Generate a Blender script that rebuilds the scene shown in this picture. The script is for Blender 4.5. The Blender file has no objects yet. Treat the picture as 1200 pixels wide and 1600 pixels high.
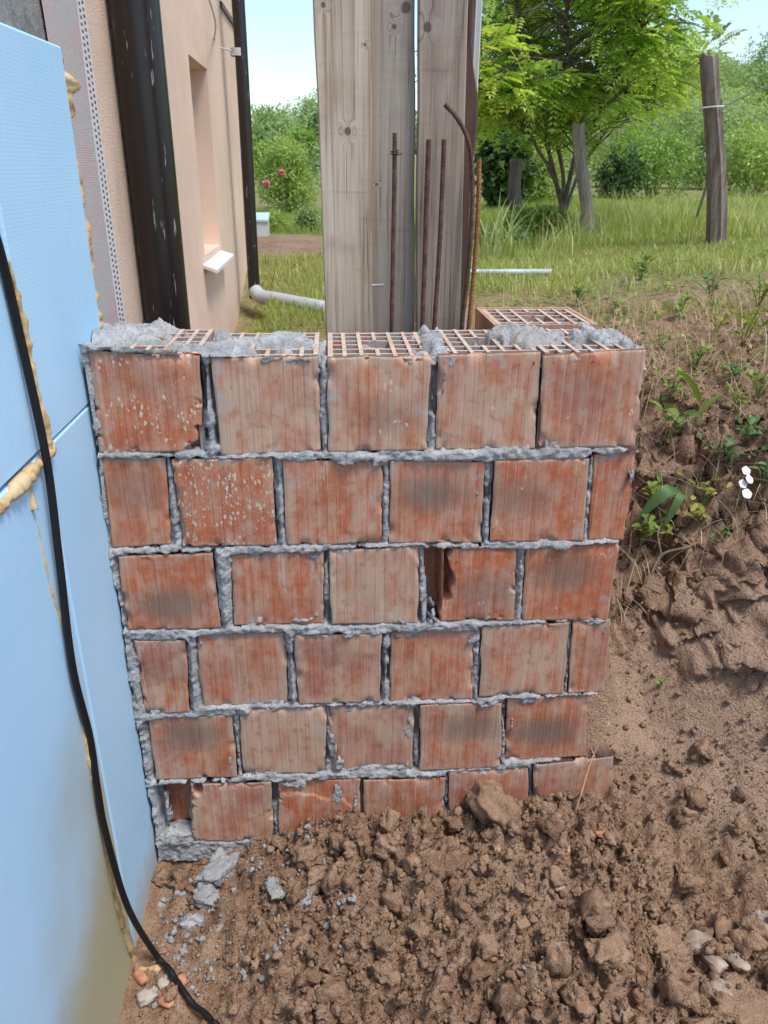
import bpy, bmesh, math, random
import numpy as np
from mathutils import Vector, Matrix
random.seed(7); RNG = np.random.default_rng(11)
S = bpy.context.scene
COL = S.collection
R_ = math.radians

# ------------------------------------------------------------------ camera
FPX = 1200.0
PITCH, YAW, ROLL = R_(24.171), R_(4.031), R_(0.511)
CAM = np.array([-0.0306, -1.4588, 1.5578])
_cy, _sy, _cp, _sp = math.cos(YAW), math.sin(YAW), math.cos(PITCH), math.sin(PITCH)
FW = np.array([_sy*_cp, _cy*_cp, -_sp]); RT = np.array([_cy, -_sy, 0.0]); UP = np.cross(RT, FW)
_cr, _sr = math.cos(ROLL), math.sin(ROLL)
RT, UP = _cr*RT + _sr*UP, -_sr*RT + _cr*UP
cam = bpy.data.cameras.new('camera'); camo = bpy.data.objects.new('camera', cam); COL.objects.link(camo)
m = Matrix.Identity(4)
for i in range(3):
    m[i][0] = RT[i]; m[i][1] = UP[i]; m[i][2] = -FW[i]; m[i][3] = CAM[i]
camo.matrix_world = m
cam.sensor_fit = 'HORIZONTAL'; cam.sensor_width = 36.0; cam.lens = 36.0*FPX/1200.0
cam.clip_start = 0.02; cam.clip_end = 2000
cam.dof.use_dof = True; cam.dof.focus_distance = 1.55; cam.dof.aperture_fstop = 14.0
S.camera = camo
# ------------------------------------------------------------------ sky, sun, exposure
SUN_EL, SUN_AZ = R_(64), R_(132)            # azimuth from +Y (beyond the wall), clockwise seen from above
w = bpy.data.worlds.new('World'); S.world = w; w.use_nodes = True
nt = w.node_tree; nt.nodes.clear()
sky = nt.nodes.new('ShaderNodeTexSky'); sky.sky_type = 'NISHITA'; sky.sun_disc = False
sky.sun_elevation = SUN_EL; sky.sun_rotation = SUN_AZ
sky.air_density = 1.0; sky.dust_density = 1.0; sky.ozone_density = 1.0
bg = nt.nodes.new('ShaderNodeBackground'); bg.inputs['Strength'].default_value = 0.115
wo = nt.nodes.new('ShaderNodeOutputWorld')
nt.links.new(sky.outputs[0], bg.inputs[0]); nt.links.new(bg.outputs[0], wo.inputs[0])
sl = bpy.data.lights.new('sun', 'SUN'); slo = bpy.data.objects.new('sun', sl); COL.objects.link(slo)
sl.energy = 1.5; sl.angle = R_(16); sl.color = (1.0, 0.96, 0.90)
sdir = Vector((math.sin(SUN_AZ)*math.cos(SUN_EL), math.cos(SUN_AZ)*math.cos(SUN_EL), math.sin(SUN_EL)))
slo.rotation_euler = sdir.to_track_quat('Z', 'Y').to_euler()
S.view_settings.view_transform = 'Standard'; S.view_settings.look = 'None'
S.view_settings.gamma = 1.0; S.view_settings.use_curve_mapping = False
S.view_settings.exposure = 1.12

# ------------------------------------------------------------------ pixel -> direction helpers (photo is 1200 x 1600)
def ray(px, py): return FW + RT*(px-600)/FPX + UP*(800-py)/FPX
def onY(px, py, Y): v = ray(px, py); return CAM + v*((Y-CAM[1])/v[1])
def onX(px, py, X): v = ray(px, py); return CAM + v*((X-CAM[0])/v[0])
def onZ(px, py, Z): v = ray(px, py); return CAM + v*((Z-CAM[2])/v[2])
# ------------------------------------------------------------------ numpy noise
def _hash(ix, iy, iz, seed):
    h = (ix*374761393 + iy*668265263 + iz*2147483647 + seed*1274126177) & 0xffffffff
    h = ((h ^ (h >> 13))*1274126177) & 0xffffffff
    h = ((h ^ (h >> 16))*2246822519) & 0xffffffff
    return ((h ^ (h >> 15)) & 0xffff)/32767.5 - 1.0
def vnoise(P, seed=0):
    P = np.asarray(P, float); i = np.floor(P).astype(np.int64); f = P - i; u = f*f*f*(f*(f*6-15)+10)
    r = 0
    for dx in (0, 1):
        for dy in (0, 1):
            for dz in (0, 1):
                w_ = (u[..., 0] if dx else 1-u[..., 0])*(u[..., 1] if dy else 1-u[..., 1])*(u[..., 2] if dz else 1-u[..., 2])
                r = r + w_*_hash(i[..., 0]+dx, i[..., 1]+dy, i[..., 2]+dz, seed)
    return r
def fbm(P, sc=1.0, oc=4, seed=0, gain=0.5):
    P = np.asarray(P, float)*sc; r = 0; a = 1.0; t = 0
    for k in range(oc):
        r = r + a*vnoise(P + k*17.3, seed+k*31); t += a; a *= gain; P = P*2.03
    return r/t*1.6
def sstep(a, b, x): t = np.clip((x-a)/(b-a), 0, 1); return t*t*(3-2*t)
def XYZ(x, y, z=0.0): x, y, z = np.broadcast_arrays(x, y, z); return np.stack([x, y, z], -1).astype(float)
# ------------------------------------------------------------------ mesh helpers
def mk(name, V, F, mat=None, parent=None, loc=None, smooth=False, attr=None, data=None):
    if data is None:
        me = bpy.data.meshes.new(name)
        V = np.asarray(V, float)
        if isinstance(F, np.ndarray):
            n, k = F.shape
            me.vertices.add(len(V)); me.vertices.foreach_set('co', V.astype(np.float32).ravel())
            me.loops.add(n*k); me.loops.foreach_set('vertex_index', F.astype(np.int32).ravel())
            me.polygons.add(n); me.polygons.foreach_set('loop_start', np.arange(0, n*k, k, dtype=np.int32))
            me.update(calc_edges=True)
        else:
            me.from_pydata([tuple(v) for v in V], [], [tuple(int(i) for i in f) for f in F])
        if smooth: me.polygons.foreach_set('use_smooth', np.ones(len(me.polygons), dtype=bool))
        if attr:
            for k_, a in attr.items():
                at = me.attributes.new(k_, 'FLOAT', 'POINT'); at.data.foreach_set('value', np.asarray(a, np.float32))
        if mat: me.materials.append(mat)
        me.validate()
    else: me = data
    o = bpy.data.objects.new(name, me); COL.objects.link(o)
    if loc is not None: o.location = tuple(float(c) for c in loc)
    if parent: o.parent = parent
    return o
def tag(o, label=None, cat=None, group=None, kind=None):
    if label: o['label'] = label
    if cat: o['category'] = cat
    if group: o['group'] = group
    if kind: o['kind'] = kind
    return o
def empty(name, loc=(0, 0, 0), label=None, cat=None, group=None):
    o = bpy.data.objects.new(name, None); COL.objects.link(o); o.location = tuple(float(c) for c in loc)
    o.empty_display_size = 0.05
    return tag(o, label, cat, group)
class MB:
    def __init__(s): s.V = []; s.F = []; s.n = 0
    def add(s, V, F):
        s.V.append(np.asarray(V, float).reshape(-1, 3)); s.F += [tuple(int(i)+s.n for i in f) for f in F]; s.n += len(s.V[-1]); return s
    def box(s, a, b):
        x0, y0, z0 = a; x1, y1, z1 = b
        V = [(x0,y0,z0),(x1,y0,z0),(x1,y1,z0),(x0,y1,z0),(x0,y0,z1),(x1,y0,z1),(x1,y1,z1),(x0,y1,z1)]
        return s.add(V, [(0,3,2,1),(4,5,6,7),(0,1,5,4),(1,2,6,5),(2,3,7,6),(3,0,4,7)])
    def tube(s, pts, rad, n=8, cap=True):
        V, F = tube(pts, rad, n, cap); return s.add(V, F)
    def build(s, name, mat, parent=None, loc=None, smooth=False):
        V = np.concatenate(s.V)
        if loc is not None: V = V - np.asarray(loc)
        return mk(name, V, s.F, mat, parent, loc, smooth)
def tube(pts, rad, n=8, cap=True):
    P = np.asarray(pts, float); k = len(P); rad = np.broadcast_to(np.asarray(rad, float), (k,))
    T = np.gradient(P, axis=0); T /= np.linalg.norm(T, axis=1)[:, None]+1e-12
    a = np.array([0, 0, 1.0]) if abs(T[0][2]) < .9 else np.array([1.0, 0, 0])
    V = []; N = np.cross(T[0], a); N /= np.linalg.norm(N)
    for i in range(k):
        N = N - T[i]*(N@T[i]); N /= np.linalg.norm(N)+1e-12; B = np.cross(T[i], N)
        for j in range(n):
            an = 2*math.pi*j/n; V.append(P[i] + rad[i]*(math.cos(an)*N + math.sin(an)*B))
    F = [(i*n+j, i*n+(j+1) % n, (i+1)*n+(j+1) % n, (i+1)*n+j) for i in range(k-1) for j in range(n)]
    if cap: F.append(tuple(range(n-1, -1, -1))); F.append(tuple((k-1)*n+j for j in range(n)))
    return V, F
def curve(pts, n=8):
    """Catmull-Rom through the points"""
    P = np.asarray(pts, float); P = np.vstack([2*P[0]-P[1], P, 2*P[-1]-P[-2]]); out = []
    for i in range(1, len(P)-2):
        for t in np.linspace(0, 1, n, endpoint=False):
            a, b, c, d = P[i-1:i+3]
            out.append(.5*((2*b)+(-a+c)*t+(2*a-5*b+4*c-d)*t*t+(-a+3*b-3*c+d)*t**3))
    out.append(P[-2]); return np.array(out)
def grid_faces(nu, nv):
    i, j = np.meshgrid(np.arange(nu-1), np.arange(nv-1), indexing='ij'); a = (i*nv+j).ravel()
    return np.stack([a, a+nv, a+nv+1, a+1], -1)
def ico(sub):
    bm = bmesh.new(); bmesh.ops.create_icosphere(bm, subdivisions=sub, radius=1.0)
    V = np.array([v.co[:] for v in bm.verts]); F = np.array([[v.index for v in f.verts] for f in bm.faces]); bm.free(); return V, F
ICO = {k: ico(k) for k in (1, 2, 3)}
def rock(sub, seed, amp=.35, sc=1.3):
    V, F = ICO[sub]; d = 1 + amp*fbm(V, sc, 3, seed)
    if sub == 3: d = d*(1 + .28*fbm(V, 3.0, 4, seed+7, .62))
    W = V*d[:, None]; W = np.where(np.abs(W) > .8, np.sign(W)*(.8+(np.abs(W)-.8)*.3), W)
    return W*np.array([1, .85, .7]), F
def rotmats(n):
    q = RNG.normal(size=(n, 4)); q /= np.linalg.norm(q, axis=1)[:, None]; a, b, c, d = q.T
    return np.stack([1-2*(c*c+d*d), 2*(b*c-a*d), 2*(b*d+a*c), 2*(b*c+a*d), 1-2*(b*b+d*d), 2*(c*d-a*b), 2*(b*d-a*c), 2*(c*d+a*b), 1-2*(b*b+c*c)], -1).reshape(n, 3, 3)
def scatter(tm, pos, sc):
    """many copies of (V,F) templates as one vertex / face array"""
    VV, FF, AA, off = [], [], [], 0; pick = RNG.integers(0, len(tm), len(pos)); Rm = rotmats(len(pos)); var = RNG.random(len(pos))
    for t, (V, F) in enumerate(tm):
        ix = np.where(pick == t)[0]
        if not len(ix): continue
        W = np.einsum('nij,vj->nvi', Rm[ix], V)*sc[ix][:, None, None] + pos[ix][:, None, :]
        VV.append(W.reshape(-1, 3)); FF.append((F[None]+(np.arange(len(ix))*len(V))[:, None, None]+off).reshape(-1, 3)); off += len(ix)*len(V)
        AA.append(np.repeat(var[ix], len(V)))
    return np.concatenate(VV), np.concatenate(FF), np.concatenate(AA)
def leaves(c, d, n, L, W):
    """diamond leaves: base c, direction d, rough normal n, length L, width W"""
    c = np.asarray(c); d = d/(np.linalg.norm(d, axis=1)[:, None]+1e-9); b = np.cross(n, d); b /= np.linalg.norm(b, axis=1)[:, None]+1e-9
    nn = np.cross(d, b); L = np.broadcast_to(L, (len(c),))[:, None]; W = np.broadcast_to(W, (len(c),))[:, None]
    mid = c + d*L*.45
    V = np.stack([c, mid+b*W*.5+nn*W*.12, c+d*L-nn*L*.08, mid-b*W*.5+nn*W*.12], 1).reshape(-1, 3)
    return V, np.arange(len(V)).reshape(-1, 4)
def unit(n):
    v = RNG.normal(size=(n, 3)); return v/np.linalg.norm(v, axis=1)[:, None]
# ------------------------------------------------------------------ material helpers
class T:
    def __init__(s, name):
        s.m = bpy.data.materials.new(name); s.m.use_nodes = True; s.t = s.m.node_tree; s.t.nodes.clear()
        s.out = s.t.nodes.new('ShaderNodeOutputMaterial')
    def n(s, typ, inp=None, **pr):
        nd = s.t.nodes.new('ShaderNode'+typ)
        for k, v in pr.items(): setattr(nd, k, v)
        for k, v in (inp or {}).items():
            if isinstance(v, bpy.types.NodeSocket): s.t.links.new(v, nd.inputs[k])
            else: nd.inputs[k].default_value = v
        return nd
    def co(s, kind='Object', scale=(1, 1, 1), off=(0, 0, 0)):
        tc = s.n('TexCoord'); mp = s.n('Mapping', {'Vector': tc.outputs[kind], 'Scale': scale, 'Location': off}); return mp.outputs[0]
    def noise(s, v, sc=5, det=4, rough=.55, dist=0.0): return s.n('TexNoise', {'Vector': v, 'Scale': sc, 'Detail': det, 'Roughness': rough, 'Distortion': dist}).outputs[0]
    def ramp(s, f, a, b, lo=0.0, hi=1.0): return s.n('MapRange', {0: f, 1: a, 2: b, 3: lo, 4: hi}, interpolation_type='SMOOTHSTEP').outputs[0]
    def math(s, op, a, b=0.0): return s.n('Math', {0: a, 1: b}, operation=op).outputs[0]
    def mix(s, f, a, b, mode='MIX'):
        nd = s.n('Mix', data_type='RGBA', blend_type=mode)
        for k, v in ((0, f), (6, a), (7, b)):
            if isinstance(v, bpy.types.NodeSocket): s.t.links.new(v, nd.inputs[k])
            else: nd.inputs[k].default_value = v if k == 0 else ((*v, 1) if len(v) == 3 else v)
        return nd.outputs[2]
    def bump(s, h, st=.5, dist=.01, nrm=None):
        d = {'Height': h, 'Strength': st, 'Distance': dist}
        if nrm: d['Normal'] = nrm
        return s.n('Bump', d).outputs[0]
    def bsdf(s, col, rough=.9, bump=None, spec=.3, metal=0.0):
        d = {'Base Color': col if isinstance(col, bpy.types.NodeSocket) else (*col, 1), 'Roughness': rough, 'Specular IOR Level': spec, 'Metallic': metal}
        if bump: d['Normal'] = bump
        b = s.n('BsdfPrincipled', d); s.t.links.new(b.outputs[0], s.out.inputs[0]); return s.m
def leaf_mat(name, ca, cb, cc=None, trans=.35, rough=.55):
    t = T(name); a = t.n('Attribute', attribute_name='var').outputs['Fac']
    col = t.mix(a, ca, cb)
    if cc: col = t.mix(t.ramp(a, .86, .97), col, cc)
    p = t.n('BsdfPrincipled', {'Base Color': col, 'Roughness': rough, 'Specular IOR Level': .3})
    tr = t.n('BsdfTranslucent', {'Color': t.mix(1.0, col, (1.25, 1.3, .6), 'MULTIPLY')})
    mx = t.n('MixShader', {0: trans, 1: p.outputs[0], 2: tr.outputs[0]}); t.t.links.new(mx.outputs[0], t.out.inputs[0]); return t.m
def simple(name, col, rough=.8, var=.15, sc=20, bump=.0, spec=.3):
    t = T(name); nz = t.noise(t.co(), sc, 5)
    c = t.mix(t.ramp(nz, .3, .7), tuple(x*(1-var) for x in col), tuple(min(1, x*(1+var)) for x in col))
    return t.bsdf(c, rough, t.bump(nz, bump, .004) if bump else None, spec)

# ------------------------------------------------------------------ terrain
PRO = np.array([(-60, -.10), (-1.2, -.08), (-.4, -.01), (-.1, .06), (.15, .20), (.28, .32), (.45, .47), (.62, .60), (.8, .77), (1.0, .90), (1.5, .99), (2.2, 1.02), (6, 1.03), (12, 1.05), (30, 1.25), (80, 2.4), (400, 6.0)])
def YB(x, y): return y + (.95*np.clip(x-.80, 0, .75) + .15*np.clip(x-1.55, 0, 2))*sstep(-.55, .15, y)
def H(x, y):
    """height of the ground (smooth, without crumbs)"""
    x = np.asarray(x, float); y = np.asarray(y, float)
    yb = YB(x, y)
    bank = np.interp(yb, PRO[:, 0], PRO[:, 1])
    # pit floor before the wall: lower at the blue boards, heaped up towards the right
    heap = -.055 + .11*sstep(-.42, .0, x) + .05*sstep(.05, .5, x); heap = heap - .05*sstep(0.02, -.75, y) + .035*np.exp(-((x-.15)/.3)**2-((y+.28)/.2)**2)
    pit = heap
    k = sstep(.50, .80, x)
    front = pit*(1-k) + bank*k
    k2 = sstep(.55, .585, x)*sstep(.015, .05, y); front = front*(1-k2) + (bank+.035)*k2
    # ground behind the wall
    beh = np.interp(y, [.0, 2.3, 3.06, 3.95, 4.6], [.78, .80, .86, 1.0, 1.03])
    beh = np.where(x < -.38, np.interp(y, [0, 2.6, 3.06, 3.95, 5], [.66, .68, .74, 1.0, 1.03]), beh)
    beh = np.where(y > 4.6, np.interp(y, PRO[:, 0], PRO[:, 1]), beh)
    kq = sstep(.5, 1.0, y); kb = sstep(.58, .74, x)*(1-kq) + sstep(.12, .42, x)*kq
    back = beh*(1-kb) + bank*kb
    s = sstep(.06, .20, y)
    z = front*(1-s) + back*s
    z = np.where((x > .8), bank*1.0, z)
    # assumed trench bank, unseen behind and right of camera, added to darken the pit
    z = z + 1.15*np.maximum(sstep(-2.0, -2.9, y), sstep(1.9, 2.9, x)*sstep(.6, -.6, y))
    z = z + .10*np.clip(x-1.1, 0, 1.6)*sstep(.2, 1.6, y)
    # the hillside to the right
    z = z + sstep(8, 70, y)*sstep(2, 30, x - .10*y)*5.4
    return z
def hit(px, py, t0=.5, t1=120):
    v = ray(px, py); ts = np.concatenate([np.linspace(t0, 12, 2400), np.linspace(12, t1, 2000)]); P = CAM + ts[:, None]*v
    k = np.argmax(P[:, 2] < H(P[:, 0], P[:, 1])); return P[k]
def stretch(fine0, fine1, step, lo, hi, g=1.12):
    a = list(np.arange(fine0, fine1, step)); s = step; x = a[-1]
    while x < hi: s *= g; x += s; a.append(x)
    s = step; x = a[0]; b = []
    while x > lo: s *= g; x -= s; b.append(x)
    return np.array(b[::-1]+a)
gx = stretch(-.56, 1.70, .0068, -260, 300); gy = stretch(-.80, 1.45, .0068, -60, 420)
GX, GY = np.meshgrid(gx, gy, indexing='ij'); GZ = H(GX, GY)
P3 = XYZ(GX, GY, GZ*.8)
near = sstep(5, 2, np.hypot(GX, GY))
soilm = sstep(2.7, 1.6, GY + .5*fbm(P3, 1.5, 3, 5) - .1*np.clip(GX-.8, 0, 1.8))
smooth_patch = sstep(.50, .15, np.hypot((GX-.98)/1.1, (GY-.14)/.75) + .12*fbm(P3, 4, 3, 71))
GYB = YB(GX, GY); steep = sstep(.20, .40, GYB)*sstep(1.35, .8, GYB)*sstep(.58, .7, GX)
crumb = fbm(P3, 26, 4, 3, .62); big = fbm(P3, 7, 3, 9); rid = 1-np.abs(fbm(P3, 11, 3, 21))
amp = (1-.75*smooth_patch)*near
pitm = sstep(.10, -.05, GY)*sstep(-.45, -.2, GX)
chunk = np.abs(fbm(P3, 13, 4, 61, .62)); chunk2 = np.abs(fbm(P3, 38, 3, 63, .6))
GZ = GZ + soilm*amp*(.014*crumb + .022*big + .035*steep*(rid-.5) + pitm*(.070*(chunk-.3) + .034*(chunk2-.3)) + steep*.075*(chunk-.3) + steep*.04*(chunk2-.3)) + (1-soilm)*near*.012*big
GY2 = GY - soilm*steep*near*.15*(np.abs(fbm(P3, 6.5, 5, 41, .62))-.25)*sstep(.62, .75, GX)
GX2 = GX + soilm*steep*near*.045*fbm(P3, 9, 5, 43, .6)*sstep(.70, .85, GX)
grassy = (1-soilm)*np.clip(.80+.5*fbm(P3, 2.2, 3, 77)+.3*sstep(6, 12, GY), 0, 1)
bed = sstep(.9, .5, np.hypot((GX+.45)/.9, (GY-4.75)/1.0)); grassy *= (1-bed)
# ground material
t = T('earth')
v = t.co(); g = t.n('Attribute', attribute_name='grassy').outputs['Fac']
n1 = t.noise(v, 3.5, 6, .6); n2 = t.noise(v, 28, 6, .65); n3 = t.noise(v, 160, 4, .6)
soil = t.mix(t.ramp(n1, .35, .65), (.275, .158, .096), (.40, .25, .16))
soil = t.mix(t.ramp(n2, .40, .72), soil, (.44, .305, .21))
soil = t.mix(t.math('MULTIPLY', t.n('Attribute', attribute_name='packed_shade_lift').outputs['Fac'], t.ramp(n2, .62, .40, .25, .85)), soil, (.46, .325, .23))
soil = t.mix(t.ramp(n3, .50, .70, 0, .75), soil, (.145, .082, .050)); soil = t.mix(t.ramp(t.noise(v, 420, 3), .56, .7, 0, .5), soil, (.40, .29, .20))
gr = t.mix(t.ramp(n2, .35, .65), (.15, .19, .05), (.34, .31, .13))
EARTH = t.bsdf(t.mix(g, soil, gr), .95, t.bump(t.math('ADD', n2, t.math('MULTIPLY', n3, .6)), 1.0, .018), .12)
ground = mk('ground', np.stack([GX2, GY2, GZ], -1).reshape(-1, 3), grid_faces(*GX.shape), EARTH, smooth=True, attr={'grassy': grassy.ravel(), 'packed_shade_lift': (np.maximum(smooth_patch, .55*steep)*soilm).ravel()})  # packed earth patch; the steep bank is painted lighter to offset its shading
tag(ground, 'brown excavated earth rising into a grassy garden', kind='structure')
def Hn(x, y):
    """ground with crumbs, nearest grid vertex"""
    i = np.clip(np.searchsorted(gx, x), 0, len(gx)-1); j = np.clip(np.searchsorted(gy, y), 0, len(gy)-1); return GZ[i, j]

# ------------------------------------------------------------------ the block wall
def brick_mat(i, tone, grey=0.0, gpos=(0, 0), speck=0.0, white=.3, dust=.4, pink=.3):
    t = T('fired_clay'); o = (i*3.17, i*1.31, i*2.03)
    v = t.co('Object', off=o); vs = t.co('Object', (150, 3, 3.0), o); vg = t.co('Object')
    st = t.noise(vs, 1.0, 3, .6); big = t.noise(v, 9, 3); fine = t.noise(v, 120, 5, .7)
    a = (.49, .145, .060); b = (.54, .355, .245); c = (.40, .155, .11)
    bl = t.noise(t.co('Object', (22, 3, 9), (o[2], 1, o[0])), 1.0, 4, .6)
    tn = t.math('ADD', t.ramp(bl, .33, .67, -.50, .50), (tone-.42)*1.35+.36); tn = t.n('Clamp', {0: tn}).outputs[0]
    col = t.mix(tn, a, b); col = t.mix(t.math('MULTIPLY', t.ramp(big, .42, .62), pink), col, c)
    col = t.mix(t.ramp(st, .50, .70, 0, .38), col, t.mix(.5, b, (.50, .36, .26)))
    col = t.mix(t.ramp(st, .44, .28, 0, .30), col, (.27, .085, .045))
    wv = t.n('TexWave', {'Vector': t.co('Object', (1, 1, .06), o), 'Scale': 15.0, 'Distortion': 2.6, 'Detail': 1.0, 'Detail Scale': 2.0}, wave_type='BANDS', bands_direction='X').outputs['Fac']
    gline = t.ramp(wv, .10, .015)
    col = t.mix(t.math('MULTIPLY', t.math('MULTIPLY', gline, t.ramp(big, .42, .62)), .26), col, (.17, .07, .045))
    # pale scum in upright smears
    wn = t.noise(t.co('Object', (26, 3, 8), (o[0]+5, 0, 3)), 1.0, 5, .65)
    col = t.mix(t.ramp(wn, .55, .72, 0, min(1, white*1.15)), col, (.56, .47, .41))
    film = t.noise(v, 34, 6, .7); col = t.mix(t.ramp(film, .46, .72, 0, .52), col, (.50, .385, .30)); col = t.mix(t.ramp(film, .47, .33, 0, .45), col, (.25, .09, .05))
    scr = t.noise(t.co('Object', (420, 3, 7), o), 1.0, 2, .5); col = t.mix(t.ramp(scr, .66, .72, 0, .45), col, (.60, .48, .39)); col = t.mix(t.ramp(scr, .33, .28, 0, .4), col, (.20, .08, .05))
    sep = t.n('SeparateXYZ', {0: vg})
    ex = t.math('ABSOLUTE', sep.outputs[0]); ez = t.math('ABSOLUTE', sep.outputs[2])
    e = t.math('MAXIMUM', t.math('DIVIDE', ex, .095), t.math('DIVIDE', ez, .095))
    ed = t.math('ADD', e, t.math('MULTIPLY', t.math('SUBTRACT', t.noise(v, 26, 4), .5), .55))
    col = t.mix(t.ramp(ed, .80, 1.03, 0, dust), col, (.47, .36, .27))
    if grey:
        dx = t.math('DIVIDE', t.math('SUBTRACT', sep.outputs[0], gpos[0]), .075); dz = t.math('DIVIDE', t.math('SUBTRACT', sep.outputs[2], gpos[1]), .044)
        r = t.math('SQRT', t.math('ADD', t.math('MULTIPLY', dx, dx), t.math('MULTIPLY', dz, dz)))
        r = t.math('ADD', r, t.math('MULTIPLY', t.math('SUBTRACT', t.noise(vs, .7, 4), .5), 1.4))
        col = t.mix(t.ramp(r, 1.5, .35, 0, grey), col, (.17, .145, .115))
    if speck:
        wj = t.n('VectorMath', {0: t.co('Object', (1, 1, .55), o), 1: t.n('VectorMath', {0: t.n('TexNoise', {'Vector': v, 'Scale': 140.0, 'Detail': 3.0}).outputs['Color'], 1: (.010, .010, .010)}, operation='MULTIPLY').outputs[0]}, operation='ADD').outputs[0]
        vo = t.n('TexVoronoi', {'Vector': wj, 'Scale': 120.0, 'Randomness': 1.0}).outputs['Distance']
        sm = t.math('MULTIPLY', t.ramp(vo, .36, .24), t.ramp(t.noise(v, 22, 4), .62-.2*speck, .70-.2*speck))
        vo2 = t.n('TexVoronoi', {'Vector': wj, 'Scale': 190.0}).outputs['Distance']
        sm = t.math('MAXIMUM', sm, t.math('MULTIPLY', t.ramp(vo2, .22, .12), .8*speck))
        col = t.mix(sm, col, (.60, .51, .42))
    gm = t.noise(v, 18, 6, .7); col = t.mix(t.math('MULTIPLY', t.ramp(gm, .54, .66), t.ramp(ed, .62, .98, 0, .6)), col, (.42, .40, .37))
    pits = t.ramp(t.n('TexVoronoi', {'Vector': v, 'Scale': 60.0}).outputs['Distance'], .10, .04)
    col = t.mix(t.math('MULTIPLY', pits, t.ramp(t.noise(v, 30, 2), .56, .62)), col, (.13, .075, .055))
    h = t.math('ADD', t.math('MULTIPLY', st, .6), t.math('ADD', t.math('MULTIPLY', fine, .5), t.math('MULTIPLY', gline, -.6)))
    return t.bsdf(col, .88, t.bump(h, .42, .003), .25)
def mortar_mat(name, ca, cb):
    t = T(name); v = t.co(); n1 = t.noise(v, 30, 5, .6); n2 = t.noise(v, 210, 5, .7); n3 = t.noise(v, 7, 3)
    col = t.mix(t.ramp(n1, .35, .68), ca, cb); col = t.mix(t.ramp(n2, .54, .70, 0, .7), col, (.15, .15, .15))
    col = t.mix(t.ramp(n3, .5, .68, 0, .6), col, (.46, .42, .37)); col = t.mix(t.ramp(t.noise(v, 4, 4), .52, .7, 0, .4), col, (.25, .26, .27)); col = t.mix(t.ramp(t.noise(v, 600, 2), .58, .66, 0, .5), col, (.62, .60, .56))
    return t.bsdf(col, .93, t.bump(t.math('ADD', n2, t.math('MULTIPLY', n1, 1.0)), 1.0, .008), .2)
MORTAR = mortar_mat('cement_mortar', (.41, .415, .415), (.63, .64, .64))
def web_mat():
    t = T('cut_clay'); v = t.co('Object'); n = t.noise(v, 18, 4); n2 = t.noise(v, 60, 4)
    c = t.mix(t.ramp(n, .4, .6), (.52, .36, .26), (.60, .48, .37)); c = t.mix(t.ramp(n2, .48, .62, 0, .75), c, (.40, .40, .385))
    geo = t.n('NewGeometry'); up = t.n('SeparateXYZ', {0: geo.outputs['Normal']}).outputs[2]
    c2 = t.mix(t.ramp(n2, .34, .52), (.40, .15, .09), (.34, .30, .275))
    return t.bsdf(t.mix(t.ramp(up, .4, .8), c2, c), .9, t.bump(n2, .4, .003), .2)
WEB = web_mat()

ROWS = [
 [[(138,550),(312,556),(318,706),(155,708)],[(330,560),(497,558),(503,706),(345,713)],[(512,558),(673,557),(668,703),(514,706)],[(685,555),(846,551),(836,703),(682,705)],[(848,556),(1010,545),(992,697),(842,700)]],
 [[(160,716),(257,716),(268,852),(174,857)],[(268,718),(425,715),(433,852),(285,855)],[(441,718),(598,722),(597,850),(449,853)],[(610,720),(757,722),(754,848),(609,850)],[(772,720),(921,715),(910,845),(765,846)],[(931,712),(1000,705),(975,845),(920,845)]],
 [[(184,868),(333,864),(345,980),(199,985)],[(360,868),(505,862),(505,975),(365,979)],[(514,860),(656,854),(653,973),(518,976)],[(662,858),(808,858),(803,970),(668,972)],[(824,858),(970,848),(950,970),(816,970)]],
 [[(210,1000),(290,1000),(296,1112),(228,1116)],[(304,994),(445,988),(450,1100),(318,1105)],[(459,992),(597,990),(594,1096),(467,1100)],[(610,988),(741,986),(738,1094),(610,1097)],[(754,980),(890,972),(880,1084),(749,1088)],[(895,970),(955,968),(945,1082),(888,1084)]],
 [[(230,1125),(362,1117),(371,1215),(245,1220)],[(375,1108),(510,1104),(509,1207),(379,1210)],[(515,1105),(648,1102),(645,1203),(518,1207)],[(656,1100),(784,1098),(782,1198),(656,1203)],[(793,1092),(920,1087),(916,1184),(790,1190)]],
 [[(248,1226),(296,1224),(299,1302),(256,1306)],[(298,1223),(425,1220),(427,1311),(302,1313)],[(435,1220),(563,1216),(563,1300),(437,1302)],[(567,1216),(695,1212),(692,1296),(570,1300)],[(702,1205),(826,1198),(824,1288),(702,1294)],[(834,1193),(958,1178),(954,1275),(832,1286)]],
]
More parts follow.
